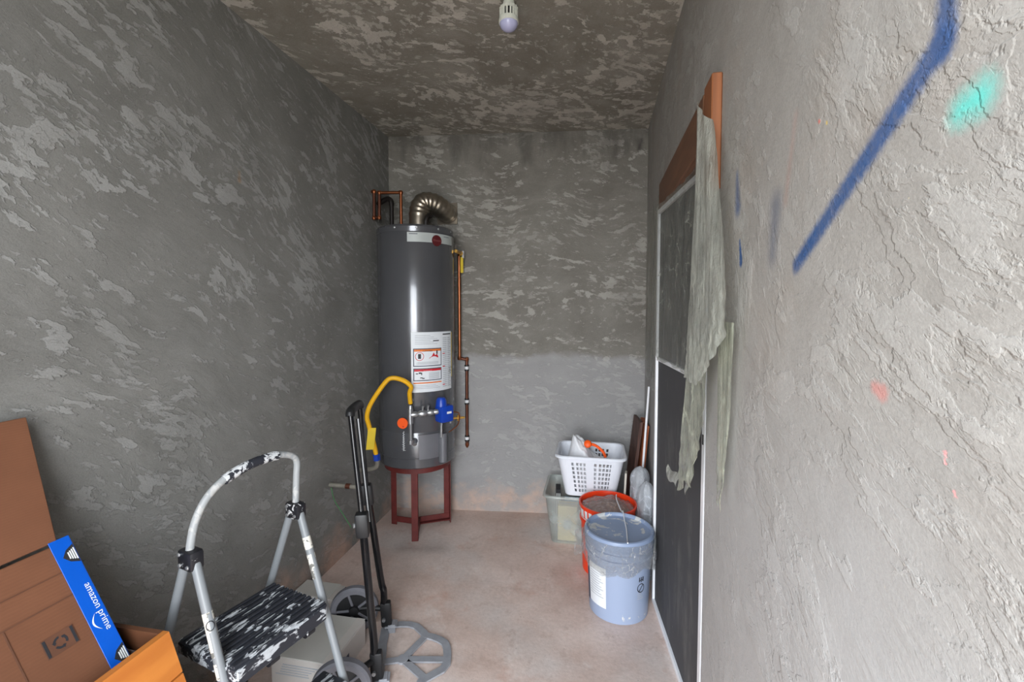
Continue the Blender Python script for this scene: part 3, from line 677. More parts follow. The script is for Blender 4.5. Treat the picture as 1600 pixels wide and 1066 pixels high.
# gas hose
gh = thing('gas_hose', 'yellow flexible gas hose arching from the heater valve down to the left wall', 'hose', (-1.1, 2.25, .5))
H1 = [cylp(14.3, TR+.04, .812), (-.995,2.285,.873), (-.983,2.275,.909), (-1.017,2.254,.945), (-1.073,2.234,.958), (-1.112,2.225,.928), (-1.183,2.216,.824), (-1.209,2.218,.754), (-1.205,2.227,.704), (-1.19,2.245,.609), (-1.182,2.263,.526)]
k = MB(); k.tube(H1, .0125, 12, smooth=6); k.build('hose', M['yellowhose'], gh)
k = MB(); k.tube([(-1.183,2.262,.535),(-1.181,2.266,.50)], .019, 6); k.build('blue_nut', M['blueplastic'], gh)
k = MB(); k.tube([(-1.181,2.266,.505),(-1.18,2.271,.478),(-1.195,2.275,.455),(-1.25,2.29,.435),(-1.333,2.31,.42)], .012, 10, smooth=3); k.build('wall_nipple', M['pvc'], gh)
k = MB(); k.box((0,0,0), (.042,.003,.12), basis((-1.192,2.226,.628), Vector((.95,.3,0)).normalized(), Vector((-.3,.95,0)).normalized(), Vector((.12,0,1)).normalized()), .001); k.build('warning_tag', M['yellowtag'], gh)

# stub pipe low on the left wall, with a green wire
pp = thing('stub_pipe', 'pale stub pipe poking out low from the left wall with a green wire', 'pipe', (XL, 2.06, .43))
pipe([(XL,2.06,.432),(XL+.20,2.07,.426)], .011, M['pvc'], 'pipe_run', pp)
pipe([(XL+.088,2.064,.43),(XL+.112,2.066,.429)], .0135, M['copperdull'], 'coupling', pp)
k = MB(); k.tube([(XL+.012,2.055,.42),(XL+.03,2.05,.36),(XL+.07,2.05,.30),(XL+.10,2.055,.25),(XL+.115,2.06,.22)], .0022, 6, smooth=4); k.build('wire', M['green'], pp)

# ------------------------------------------------------------------ light bulb
lb = thing('light_bulb', 'white unlit LED bulb with slotted housing hanging from the ceiling', 'light bulb', (-.326, 1.654, ZC))
bc = Vector((-.326, 1.654, 0))
m = MB(); m.lathe([(0,ZC),(.020,ZC),(.020,ZC-.012),(.016,ZC-.016),(0,ZC-.016)], bc, 24); m.build('socket', M['bulbbody'], lb)
ZB = ZC+.014
m = MB(); m.lathe([(0,ZB-.024),(.020,ZB-.026),(.030,ZB-.034),(.034,ZB-.046),(.030,ZB-.046),(.026,ZB-.038),(.0,ZB-.034)], bc, 32); m.build('shoulder', M['bulbbody'], lb)
m = MB(); m.lathe([(.022,ZB-.03),(.022,ZB-.078)], bc, 20); m.build('core', M['dark'], lb)
for i in range(16):
    a = 2*PI*i/16
    m = MB(); m.box((0,.030,-.058), (.0055,.007,.044), Matrix.Translation((bc.x,bc.y,ZB)) @ Matrix.Rotation(a, 4, 'Z')); m.build('fin', M['bulbbody'], lb)
m = MB(); m.lathe([(0,ZB-.072),(.034,ZB-.072),(.0355,ZB-.078),(.0355,ZB-.088),(.030,ZB-.090),(0,ZB-.090)], bc, 32); m.build('collar', M['bulbbody'], lb)
m = MB(); m.lathe([(.033*math.cos(PI/2*i/8), ZB-.088-.028*math.sin(PI/2*i/8)) for i in range(9)], bc, 32); m.build('dome', M['bulbdome'], lb)

# ------------------------------------------------------------------ step ladder
J1 = Vector((-1.007,.950,.71)); W = .309; lw = Vector((.252,.968,0)); lf = Vector((.968,-.252,0)); LM = J1+lw*W/2
def lp(w, f, z): return Vector((LM.x, LM.y, 0))+lw*w+lf*f+Vector((0,0,z))
sl = thing('step_ladder', 'paint-spattered grey folding step stool with a black ribbed tread', 'step ladder', lp(0,0,0))
for sgn in (-1, 1):
    w = sgn*W/2
    for fs, nm in ((.355, 'front_leg'), (-.40, 'rear_leg')):
        o_ = .012 if fs > 0 else -.012
        k = MB(); k.tube([lp(w, o_+fs*.02, .69), lp(w, o_+fs*.705, .012)], .0118, 14); lg = k.build(nm, M['ladder'], sl)
        k = MB(); k.tube([lp(w, o_+fs*.675, .042), lp(w, o_+fs*.712, 0.003)], .0165, 14); k.build('rubber_foot', M['blackplastic'], lg)
        if fs > 0:
            def lpos(z): return lp(w, o_+fs*(.71-z), z)
            spans = ((.575,.475),(.46,.425)) if sgn < 0 else ((.62,.585),(.57,.50))
            for za, zb in spans:
                k = MB(); k.tube([lpos(za), lpos(zb)], .0122, 14, cap=False); k.build('paper_label', M['paper'], lg)
            if sgn < 0:
                k = MB(); c0 = lpos(.545); ax = (lpos(.5)-lpos(.6)).normalized(); vd = (Vector((0,0,1.33))-c0); vd = (vd-ax*vd.dot(ax)).normalized()
                tx = ax.cross(vd)
                k.grid(lambda u, v: c0+vd*math.sqrt(max(0,.0127**2-((.0075+.002*v)*math.sin(2*PI*u))**2))+tx*(.0075+.002*v)*math.sin(2*PI*u)+ax*(.0075+.002*v)*1.3*math.cos(2*PI*u), 20, 1); k.build('label_ring', M['ink'], lg)
    k = MB(); k.box((0,0,0), (.058,.036,.05), basis(lp(w,0,.697), lf, lw, Vector((0,0,1))), .008, 2); jt = k.build('joint', M['joint'], sl)
    for (df, dz) in ((-.018,.014),(.016,-.012),(-.016,-.013)):
        p = lp(w, df, .697+dz); k = MB(); k.lathe([(.0055,0),(.0045,.003),(0,.004)], seg=10, mat=basis(p-lw*.018, lf, Vector((0,0,1)), -lw)); k.build('rivet', M['silver'], jt)
hb = [(-W/2,.700),(-.155,.728),(-.140,.79),(-.108,.84),(-.062,.871),(-.02,.882),(.03,.889),(.08,.889),(.115,.884),(.150,.868),(.163,.845),(.160,.80),(W/2,.700)]
k = MB(); k.tube([lp(w,0,z) for w, z in hb], .0100, 14, smooth=5); hd = k.build('handrail', M['ladderwhite'], sl)
k = MB(); k.tube([lp(w,0,z) for w, z in [(-.066,.868),(-.02,.882),(.03,.889),(.08,.889),(.095,.8875)]], .0138, 16, smooth=6); k.build('grip', M['grip'], hd)
PZ = .455
k = MB(); k.box((0,0,0), (.235,.285,.034), basis(lp(-.008,.035,PZ-.022), lf, lw, Vector((0,0,1))), .006, 2); pt = k.build('tread', M['step'], sl)
for i in range(12):
    k = MB(); k.box((0,0,0), (.0115,.278,.008), basis(lp(-.008,-.071+.0193*i,PZ-.003), lf, lw, Vector((0,0,1))), .002); k.build('tread_rib', M['step'], pt)
k = MB(); k.box((0,0,0), (.012,.275,.045), basis(lp(-.008,.149,PZ-.030), lf, lw, Vector((0,0,1))), .004); k.build('tread_lip', M['step'], pt)
for w in (-.055, .06):
    k = MB(); k.tube([lp(w,.14,PZ-.055), lp(w+.028,.14,PZ-.055)], .014, 12); k.build('hinge_boss', M['joint'], pt)
for w in (-.125,.115):
    k = MB(); k.tube([lp(w,-.105,PZ-.05), lp(w,.10,PZ-.05)], .008, 10); k.build('tread_bracket', M['joint'], pt)
k = MB(); k.box((0,0,0), (.13,.28,.03), basis(lp(0,.19,.215), lf, lw, Vector((0,0,1))), .006, 2); lt = k.build('tread', M['step'], sl)
for z, f_ in ((.36,-.152),(.12,-.248)):
    k = MB(); k.tube([lp(-W/2,f_,z), lp(W/2,f_,z)], .009, 10); k.build('cross_bar', M['ladder'], sl)

# ------------------------------------------------------------------ folding hand truck
wA = Vector((-.354,.935,0)); fA = Vector((.935,.354,0)); HM = Vector((-.808,1.552,0))
ht = thing('hand_truck', 'black folding hand truck with two wheels and a cut-out metal toe plate', 'hand truck', HM)
nb, fb = Vector((-.762,1.422,.047)), Vector((-.854,1.681,.067)); nc, fc = Vector((-.799,1.421,.578)), Vector((-.916,1.674,.574)); nh, fh = Vector((-.865,1.468,.95)), Vector((-.925,1.640,.944))
for b_, c_ in ((nb,nc),(fb,fc)):
    k = MB(); k.tube([b_+Vector((0,0,-.02)), b_+Vector((0,0,.10)), b_.lerp(c_,.32)+fA*.006, c_+Vector((0,0,.02))], .0135, 12, smooth=4); k.build('lower_tube', M['blacktube'], ht)
    k = MB(); ax = (c_-b_).normalized(); k.box((0,0,0), (.044,.04,.085), basis(c_, fA, wA, ax), .008, 2); cp = k.build('clamp', M['blackplastic'], ht)
    k = MB(); k.tube([c_-fA*.03-wA*.005, c_-fA*.018], .009, 10); k.build('clamp_button', M['silver'], cp)
k = MB()
k.tube([nc+wA*.01, nc.lerp(nh,.93)+wA*.004, nh+wA*.008, nh+wA*.026+Vector((0,0,.008)), fh-wA*.026+Vector((0,0,.008)), fh-wA*.008, fc.lerp(fh,.93), fc-wA*.01], .0095, 12, smooth=4); k.build('upper_tube', M['blacktube'], ht)
k = MB(); k.tube([nc+fA*.022+wA*.02, nc.lerp(nh,.95)+fA*.022+wA*.018], .0075, 10); k.build('inner_tube', M['blacktube'], ht)
k = MB(); k.tube([nh+wA*.0+Vector((0,0,-.006)), nh+wA*.022+Vector((0,0,.010)), fh-wA*.022+Vector((0,0,.010)), fh+Vector((0,0,-.006))], .0165, 14, smooth=4); k.build('handle_grip', M['blackplastic'], ht)
for c_ in (Vector((-.811,1.293,.095)), Vector((-.972,1.656,.096))):
    mt = basis((c_.x,c_.y,.096), fA, Vector((0,0,1)), -wA)
    k = MB(); k.lathe([(.070,-.016),(.088,-.018),(.0955,-.010),(.0955,.010),(.088,.018),(.070,.016)], seg=40, mat=mt, closed=True); wl_ = k.build('wheel', M['rubber'], ht)
    k = MB(); k.lathe([(0,-.010),(.072,-.008),(.072,.008),(0,.010)], seg=32, mat=mt); k.build('wheel_disc', M['blackplastic'], wl_)
    k = MB(); k.lathe([(0,.022),(.018,.020),(.022,.008),(.022,-.008),(.018,-.020),(0,-.022)], seg=20, mat=mt); k.build('hub', M['blackplastic'], wl_)
    for i in range(5):
        k = MB(); k.box((0,.045,.011), (.010,.05,.006), mt @ Matrix.Rotation(2*PI*i/5+.3, 4, 'Z'), .002); k.build('wheel_spoke', M['rubber'], wl_)
for b_, wc in ((nb, Vector((-.811,1.293,.096))), (fb, Vector((-.972,1.656,.096)))):
    k = MB(); e = Vector((b_.x,b_.y,.096)); k.tube([wc, wc.lerp(e,.5)+Vector((0,0,.006)), e], .011, 10); k.build('axle_arm', M['blackplastic'], ht)
    k = MB(); k.box((0,0,0), (.042,.030,.10), basis(Vector((b_.x,b_.y,.075))+fA*.008, fA, wA, Vector((-.05,0,1)).normalized()), .006, 2); br = k.build('hinge_bracket', M['blackplastic'], ht)
    k = MB(); k.tube([Vector((b_.x,b_.y,.06))-wA*.024, Vector((b_.x,b_.y,.06))+wA*.024], .007, 10); k.build('hinge_pin', M['silver'], br)
def strip(k, pts, wd, z0, z1):
    pts = [Vector((p[0], p[1], 0)) for p in pts]; n = len(pts); Lf, Rt = [], []
    for i, p in enumerate(pts):
        d = (pts[min(i+1,n-1)]-pts[max(i-1,0)]).normalized(); nn = Vector((-d.y,d.x,0)); Lf.append(p+nn*wd/2); Rt.append(p-nn*wd/2)
    for i in range(n-1): k.hexa([(*Lf[i][:2],z0),(*Rt[i][:2],z0),(*Rt[i+1][:2],z0),(*Lf[i+1][:2],z0),(*Lf[i][:2],z1),(*Rt[i][:2],z1),(*Rt[i+1][:2],z1),(*Lf[i+1][:2],z1)])
def tl(w, f): return HM+wA*w+fA*f
tp = [(-.853,1.690),(-.835,1.708),(-.80,1.722),(-.764,1.728),(-.73,1.722),(-.703,1.703),(-.671,1.679),(-.64,1.676),(-.608,1.667),(-.585,1.655),(-.569,1.634),(-.553,1.595),(-.542,1.555),(-.55,1.525),(-.588,1.482),(-.605,1.46),(-.602,1.42),(-.615,1.385),(-.65,1.36),(-.70,1.365),(-.745,1.40)]
k = MB()
strip(k, tp, .030, .004, .011)
strip(k, [(-.853,1.690),(-.838,1.65),(-.822,1.60),(-.802,1.555),(-.785,1.51),(-.765,1.46),(-.745,1.40)], .034, .004, .011)
hubp = (-.712,1.545)
for e in ((-.671,1.679),(-.548,1.575),(-.60,1.478),(-.790,1.515)): strip(k, [hubp, e], .027, .004, .0105)
k.lathe([(0,.003),(.022,.003),(.022,.0115),(0,.0115)], (*hubp,0), 16)
tpo = k.build('toe_plate', M['plate'], ht, smooth=0)
for b_ in (nb, fb):
    k = MB(); k.box((0,0,0), (.05,.045,.006), basis(Vector((b_.x,b_.y,.026))+fA*.028, fA, wA, Vector((0,0,1))), .002); hg = k.build('hinge_lug', M['plate'], ht)
    k = MB(); k.lathe([(0,.0),(.005,0),(.004,.003),(0,.004)], Vector((b_.x,b_.y,.029))+fA*.034, 10); k.build('rivet', M['dark'], hg)
    k = MB(); k.box((0,0,0), (.03,.04,.034), basis(Vector((b_.x,b_.y,.017))+fA*.03, fA, wA, Vector((0,0,1))), .002); k.build('hinge_foot', M['plate'], ht)

# ------------------------------------------------------------------ white cartons on the floor
def flatbox(name, label, c, ux, L_, Wd, h, seamed, grp=None):
    ux = Vector(ux).normalized(); uy = Vector((-ux.y,ux.x,0)); t = thing(name, label, 'box', (c[0],c[1],0), grp); mt = basis((c[0],c[1],0), ux, uy, Vector((0,0,1)))
    k = MB(); k.box((0,0,h/2-.002), (L_,Wd,h-.004), mt, .002); k.build('body', M['cartonside'], t)
    k = MB(); k.box((-L_*.06,0,h-.001), (L_*.88,Wd,.004), mt, .001); k.build('lid', M['carton'], t)
    return t, mt
ca, mt = flatbox('white_carton', 'large flat white carton with printed side under the step ladder', (-1.012,1.485), (1,-.0,0), .235, .235, .10, True)
k = MB(); k.box((.02,-.1185,.075), (.18,.002,.003), mt); k.build('print_line', M['greyink'], ca)
for i in range(4):
    k = MB(); k.box((-.01-.008*i,-.1185,.066-.009*i), (.13-.01*(i%3),.001,.003), mt); k.build('print_line', M['greyink'], ca)
k = MB(); k.box((.118,-.02,.045), (.001,.03,.022), mt); k.build('side_mark', M['navyink'], ca)
k = MB(); k.box((.10,0,.1005), (.035,.235,.003), mt, .0008); k.build('side_flap', M['cartonside'], ca)
cb, mt = flatbox('white_carton', 'small low white carton with torn dark edge against the left wall', (-1.228,1.80), (1,-.02,0), .20, .105, .06, False)
k = MB(); k.box((.101,0,.028), (.004,.10,.05), mt, .001); k.build('torn_edge', M['kraftdark'], cb)

# ------------------------------------------------------------------ pine crate and the flattened brown box in it
cr_ = thing('wooden_crate', 'orange pine crate with sloping side at the lower left, open on top', 'crate', (-1.05,.55,0))
ZT = .575; Y0, Y1_ = .22, .862; XT, XB = -.982, -.770; XI = -1.32
nb_ = 6
for i in range(nb_):                                     # sloping right side, boards one above the other
    z0, z1 = ZT*i/nb_+.002, ZT*(i+1)/nb_-.002
    xa, xb = lerp(XB,XT,z0/ZT), lerp(XB,XT,z1/ZT); th = .016
    k = MB(); k.hexa([(xa-th,Y0,z0),(xa,Y0,z0),(xa,Y1_,z0),(xa-th,Y1_,z0),(xb-th,Y0,z1),(xb,Y0,z1),(xb,Y1_,z1),(xb-th,Y1_,z1)]); bo = k.build('side_board', M['pine'], cr_, smooth=0)
    if i == 5:
        for yy, zz in ((.70,.515),): 
            k = MB(); xx = lerp(XB,XT,zz/ZT); k.grid(lambda u, v: (xx+.0012-(zz2(u,v)-zz)*.37, yy+(.004+.004*v)*math.sin(2*PI*u), zz2(u,v)), 14, 1) if False else k.lathe([(.003,.0),(.0075,.0012),(.004,.002),(0,.001)], seg=14, mat=basis((xx,yy,zz), Vector((0,1,0)), Vector((-.35,0,.93)), Vector((.93,0,.35)))); k.build('knot', M['walnut'], bo)
for yy, mm in ((Y1_-.012, 'pine_inside'), (Y0+.002, 'pine')):
    for i in range(3):
        z0, z1 = ZT*i/3+.0015, ZT*(i+1)/3-.0015
        k = MB(); k.hexa([(XI,yy,z0),(lerp(XB,XT,z0/ZT)-.017,yy,z0),(lerp(XB,XT,z0/ZT)-.017,yy+.012,z0),(XI,yy+.012,z0),(XI,yy,z1),(lerp(XB,XT,z1/ZT)-.017,yy,z1),(lerp(XB,XT,z1/ZT)-.017,yy+.012,z1),(XI,yy+.012,z1)]); k.build('end_board', M[mm], cr_, smooth=0)
k = MB(); k.box((XI+.006,(Y0+Y1_)/2,ZT/2), (.012,Y1_-Y0-.03,ZT)); k.build('wall_side_board', M['pine_inside'], cr_, smooth=0)
k = MB(); k.box(((XI+XB)/2,(Y0+Y1_)/2,.008), (XB-XI-.05,Y1_-Y0-.03,.012)); k.build('bottom_board', M['pine_inside'], cr_, smooth=0)
pg = MB()
def pgf(u, v):
    x = lerp(-1.13,-.995,u)-.02*v; z = lerp(.40,.565-.03*u,v); x += .27*(.56-z)*.7
    return (x, .832-.03*math.sin(u*3)*(1-v)+.014*nz((x,z,0),28,2), z+.006*nz((x,0,z),30))
pg.grid(pgf, 20, 16); tag(pg.build('plastic_bag', clear_film('dusty_clear_bag', s(170,150,146), .55, .2, 60), origin=(-1.06,.83,.45), smooth=60, solid=.001), 'crumpled dusty clear plastic bag stuffed inside the orange pine crate', 'plastic bag')

bx = thing('cardboard_box', 'flattened brown cardboard box with blue tape leaning on the left wall', 'cardboard box', (-1.1,.55,.3))
eT = Vector((-1.189,.79,.80)); eB = Vector((-1.012,.79,.505)); dn = (eB-eT).normalized(); al = Vector((-.04,-1,.02)); al = (al-dn*al.dot(dn)).normalized(); nb2 = dn.cross(al).normalized()
if nb2.x < 0: nb2 = -nb2
bmx = basis(eT, al, dn, nb2)                             # x towards the camera along the seam, y down the slope, z out of the face
LB, HB = .50, .52
k = MB(); k.box((LB/2,HB/2,-.008), (LB,HB,.014), bmx, .002); bd = k.build('panel', M['kraft'], bx)
k = MB(); k.box((LB/2,.115,.0002), (LB,.0025,.0012), bmx); k.box((LB/2,.062,.0002), (LB,.002,.001), bmx); k.box((.135,HB*.6,.0002), (.0025,HB*.75,.0012), bmx); k.build('crease', M['kraftdark'], bd)
# upper flap folded back to the wall
ft = Vector((-1.298,.815,1.072)); fd = (eT-ft); fl_ = fd.length; fu = (ft-eT).normalized(); fn_ = al.cross(fu).normalized()
if fn_.x < 0: fn_ = -fn_
fmx = basis(eT+fu*.006, al, fu, fn_)
k = MB(); k.box((LB/2,fl_/2,-.004), (LB,fl_,.007), fmx, .0015); k.build('flap', M['kraft'], bx)
# tape along the far edge, wrapping over it
k = MB(); k.box((-.003,HB/2-.006,.0008), (.038,HB+.006,.0016), bmx, .0004); k.box((-.0225,HB/2-.006,-.007), (.0016,HB+.006,.016), bmx); tpe = k.build('blue_tape', M['tape'], bx)
def ttext(txt, size, x, y, mm, nm, rot=-PI/2, par=None, bold=0, z=.0021):
    v, f = text_geo(txt, size, bold); R = Matrix.Rotation(rot, 2)
    vv = []
    for a_, b_, _ in v:
        q = R @ Vector((a_, b_)); vv.append(bmx @ Vector((x-q.x, y-q.y, z)))
    return MB().raw(vv, f).build(nm, mm, par or tpe, smooth=0, fixn=False)
for y in (.035,.285,.50):
    k = MB(); k.prism([(-.0215,y-.022),(-.0215,y+.022),(-.006,y+.014),(.004,y),(-.006,y-.014)], .0006, bmx @ Matrix.Translation((0,0,.0016))); bdg = k.build('black_badge', M['ink'], tpe, smooth=0)
    for i in range(4):
        k = MB(); k.box((-.0195+.004*i,y,.0025), (.0024,.028-.004*i,.0003), bmx); k.build('badge_print', M['whiteink'], tpe, smooth=0)
ttext('amazon prime', .020, -.0135, .165, M['whiteink'], 'tape_lettering', -PI/2)
k = MB()
k.grid(lambda u, v: bmx @ Vector((-.002+.009*math.sin(PI*u)+.0035*v*math.sin(PI*u), .175+.04*u, .0021)), 14, 1); k.build('smile_mark', M['whiteink'], tpe, smooth=0)
ttext('prime', .020, -.0135, .40, M['whiteink'], 'tape_lettering', -PI/2)
rc = MB(); rc.box((.068,.19,.0004), (.056,.040,.0008), bmx); rcl = rc.build('recycling_stamp', M['kraftdark'], bd)
k = MB()
for i in range(3):
    a0 = 2*PI*i/3+.5; c0 = Vector((.068,.19,.0012))
    def fn(u, v): a_ = a0+u*1.25; r_ = .0085+.0045*v; return bmx @ (c0+Vector((r_*math.cos(a_), r_*math.sin(a_), 0)))
    k.grid(fn, 6, 1)
    e = a0+1.25; k.raw([bmx @ (c0+Vector((.0065*math.cos(e), .0065*math.sin(e), 0))), bmx @ (c0+Vector((.015*math.cos(e), .015*math.sin(e), 0))), bmx @ (c0+Vector((.0108*math.cos(e+.5), .0108*math.sin(e+.5), 0)))], [(0,1,2)])
k.build('recycling_arrows', M['ink'], rcl, smooth=0, fixn=False)
for dx in (-.024, .024):
    k = MB(); k.box((.068+dx,.19,.0012), (.005,.036,.0004), bmx); k.build('stamp_bar', M['ink'], rcl, smooth=0)

# ------------------------------------------------------------------ pails
BC = Vector((.098, 2.022, 0))
pb_ = thing('paint_pail', 'pale blue-grey lidded paint pail wrapped in clear film, nearest of the pails', 'bucket', BC)
m = MB(); m.lathe([(0,.002),(.122,0),(.127,.004),(.1385,.262),(.146,.266),(.146,.274),(.1395,.276),(.1405,.292),(.1475,.295),(.1475,.303),(.141,.306),(.142,.345),(.136,.345),(.12,.01),(0,.01)], BC, 56); m.build('body', M['bucket'], pb_)
m = MB(); m.lathe([(.1425,.318),(.1495,.318),(.1515,.324),(.1515,.352),(.148,.362),(.141,.364),(.137,.360),(.135,.350),(.128,.347),(.06,.348),(0,.348)], BC, 56); m.build('lid', M['lid'], pb_)
def bp_(a, r, z): a = math.radians(a); return Vector((BC.x+r*math.sin(a), BC.y-r*math.cos(a), z))
def rz(z): return .127+(.1385-.127)*(z/.262)
def bpatch(a0, a1, z0, z1, off, mm, nm, par, n=12):
    k = MB(); k.grid(lambda u, v: bp_(lerp(a0,a1,u), rz(lerp(z0,z1,v))+off, lerp(z0,z1,v)), n, 2); return k.build(nm, mm, par, smooth=60)
lbp = bpatch(-66, -25, .058, .235, .0012, M['label'], 'paper_label', pb_)
for i in range(11): bpatch(-62, -30-(i%3)*4, .10+.011*i, .1035+.011*i, .0018, M['greyink'], 'text_line', lbp, 6)
bpatch(-78, -68, .05, .24, .0010, M['navyink'], 'label_edge', pb_, 4)
def bring(a, z, r0, r1, mm, nm):
    k = MB(); k.grid(lambda u, v: bp_(a+math.degrees((lerp(r0,r1,v))*math.cos(2*PI*u)/.135), rz(z)+.0014, z+lerp(r0,r1,v)*math.sin(2*PI*u)), 24, 1); return k.build(nm, mm, pb_, smooth=60)
bring(40, .158, .016, .0195, M['ink'], 'ban_symbol')
k = MB(); k.raw([bp_(40-5, rz(.146)+.0015, .146), bp_(40-3.6, rz(.144)+.0015, .144), bp_(45.5, rz(.170)+.0015, .170), bp_(44, rz(.172)+.0015, .172)], [(0,1,2,3)]); k.build('ban_slash', M['ink'], pb_, smooth=0)
for (a0,a1,z0,z1) in ((35,37,.186,.206),(39,41,.184,.206),(43,45.5,.186,.206),(36,45,.191,.194)): bpatch(a0,a1,z0,z1,.0014,M['ink'],'warning_print',pb_,2)
for i in range(4): bpatch(33,47-2*i,.110+.008*i,.1125+.008*i,.0014,M['greyink'],'fine_print',pb_,4)
# stretch wrap
wr = MB()
def wrf(u, v):
    a = 2*PI*u; z = lerp(.352,.225+.035*nz((math.cos(a)*2,math.sin(a)*2,0),1,3),v)
    q = (math.cos(a)*.15, math.sin(a)*.15, z)
    r = .1535+.010*math.sin(PI*v)*(1+nz(q,14,1))+.009*nz(q,34,2)*(.3+.7*v)+.010*(abs(nz(q,60,4))-.2)
    if v > .55: r -= .010*(v-.55)
    r = max(r, .1538 if z > .308 else .1505 if z > .258 else rz(z)+.006)
    p = Vector((BC.x+r*math.cos(a), BC.y+r*math.sin(a), 0)); e = p-Vector((.055,2.322,0))
    if e.length < .1475: p = Vector((.055,2.322,0))+e.normalized()*.1475
    return (min(p.x, .2535), p.y, z)
wr.grid(wrf, 110, 20)
tag(wr.build('plastic_wrap', M['wrap'], origin=(BC.x,BC.y,.22), smooth=70), 'crinkled clear film bunched around the rim of the blue-grey pail', 'plastic wrap')
w2 = MB()
def w2f(u, v):
    x = lerp(-.098,-.062,u)+.012*nz((u*3,v*3,0),1.5,7); z = lerp(.205,.325,v); return (x, 2.035+.03*u+.012*nz((x,z,0),40,3), z+.01*nz((x,z,2),25))
w2.grid(w2f, 14, 18); tag(w2.build('plastic_scrap', M['wrap'], origin=(-.08,2.04,.2), smooth=70), 'loose crinkled scrap of clear film sticking out left of the pails', 'plastic wrap')
OC = Vector((.055, 2.322, 0))
ob = thing('orange_pail', 'open orange bucket behind the blue-grey pail, white print near its rim', 'bucket', OC)
m = MB(); m.lathe([(0,.002),(.120,0),(.124,.004),(.1335,.255),(.1405,.258),(.1405,.266),(.1345,.268),(.1385,.332),(.1445,.334),(.1445,.344),(.1365,.344),(.1345,.330),(.122,.012),(0,.012)], OC, 56); m.build('body', M['orangepail'], ob)
def op_(a, z, off=.0012): a = math.radians(a); r = .124+.0095*z/.255+off+(.0045*(z-.268)/.064 if z > .268 else 0); return Vector((OC.x+r*math.sin(a), OC.y-r*math.cos(a), z))
for i, (a0,a1,z0,z1) in enumerate(((-72,-58,.285,.325),(-54,-46,.285,.325),(-42,-34,.29,.325),(-80,-30,.276,.281),(10,22,.285,.325),(28,38,.285,.325))):
    k = MB(); k.grid(lambda u, v: op_(lerp(a0,a1,u), lerp(z0,z1,v)), 6, 2); k.build('white_print', M['whiteink'], ob, smooth=60)
k = MB()
k.lathe([(0,.02),(.108,.02),(.122,.29),(.10,.318),(.05,.333),(0,.337)], OC, 32)
for v in k.bm.verts:
    if v.co.z > .28: v.co.z += .018*nz(v.co,22,1); v.co.x += .006*nz(v.co,30,5)
tag(k.build('rag_bundle', M['lilac'], origin=(OC.x,OC.y,.02)), 'dusty pinkish brown bundle filling the open orange bucket', 'bundle')
k = MB()
def bgf(u, v):
    a = 2*PI*u; r = .128*v; p = (OC.x+r*math.cos(a), OC.y+r*math.sin(a))
    return (p[0], p[1], .352-.030*v**2+.014*nz((p[0],p[1],0),20,6)+.007*nz((p[0],p[1],1),60,2))
k.grid(bgf, 48, 16); tag(k.build('plastic_bag', M['bagpink'], origin=(OC.x,OC.y,.33), smooth=70), 'crumpled clear plastic bag spread over the contents of the orange bucket', 'plastic bag')
k = MB(); k.tube([(.10,2.385,.358),(.098,2.32,.362),(.108,2.25,.358),(.118,2.19,.356),(.122,2.165,.370),(.126,2.10,.358),(.130,2.02,.354),(.128,1.93,.357),(.126,1.868,.371)], .0028, 7, smooth=5); tag(k.build('plastic_string', M['bagwhite'], origin=(.11,2.1,.34)), 'twisted strand of clear plastic trailing across the two pails', 'string')

# ------------------------------------------------------------------ tote with contents, and the basket on it
def rrect(u, hx, hy, rad, n=None):
    """point on a rounded rectangle's outline, u in 0..1 starting at the front left corner"""
    segs = [2*(hx-rad), PI/2*rad, 2*(hy-rad), PI/2*rad]*2; tot = sum(segs); d = (u % 1)*tot
    cs = [(-hx+rad,-hy,1,0), None, (hx,-hy+rad,0,1), None, (hx-rad,hy,-1,0), None, (-hx,hy-rad,0,-1), None]
    cc = {1:(hx-rad,-hy+rad,-PI/2), 3:(hx-rad,hy-rad,0), 5:(-hx+rad,hy-rad,PI/2), 7:(-hx+rad,-hy+rad,PI)}
    for i, L_ in enumerate(segs):
        if d <= L_ or i == 7:
            if cs[i]: x, y, a, b = cs[i]; return x+a*d, y+b*d
            x, y, a0 = cc[i]; a = a0+d/rad; return x+rad*math.cos(a), y+rad*math.sin(a)
        d -= L_
TX, TY = -.088, 2.645
tt = thing('storage_tote', 'translucent plastic storage tote on the floor under the white basket', 'storage bin', (TX,TY,0))
def totef(h0, h1, s0, s1):
    def fn(u, v):
        z = lerp(h0,h1,v); k = lerp(s0,s1,v); x, y = rrect(u, .165+k, .128+k, .03); return (TX+x, TY+y, z)
    return fn
k = MB(); k.grid(totef(.004,.285,0,.034), 80, 6); k.build('walls', M['tote'], tt, smooth=50, solid=.002)
k = MB(); k.prism([rrect(i/60, .163,.126,.03) for i in range(60)], .003, Matrix.Translation((TX,TY,.001))); k.build('base', M['tote'], tt)
k = MB()
ring = [[Vector((TX+rrect(i/60,.165+e,.128+e,.035)[0], TY+rrect(i/60,.165+e,.128+e,.035)[1], z)) for i in range(60)] for e, z in ((.033,.285),(.046,.285),(.047,.275),(.044,.275),(.043,.281),(.033,.281))]
vv = [p for r in ring for p in r]; k.raw(vv, [(r*60+i, r*60+(i+1)%60, ((r+1)%6)*60+(i+1)%60, ((r+1)%6)*60+i) for r in range(6) for i in range(60)]); k.build('rim', M['tote'], tt)
def packet(name, label, cat, c, d, mm, rot=0):
    mt = basis(c, Vector((math.cos(rot),math.sin(rot),0)), Vector((-math.sin(rot),math.cos(rot),0)), Vector((0,0,1)))
    t = thing(name, label, cat, (c[0],c[1],c[2]-d[2]/2)); k = MB(); k.box((0,0,0), d, mt, .002); k.build('body', M[mm], t)
    return t, mt
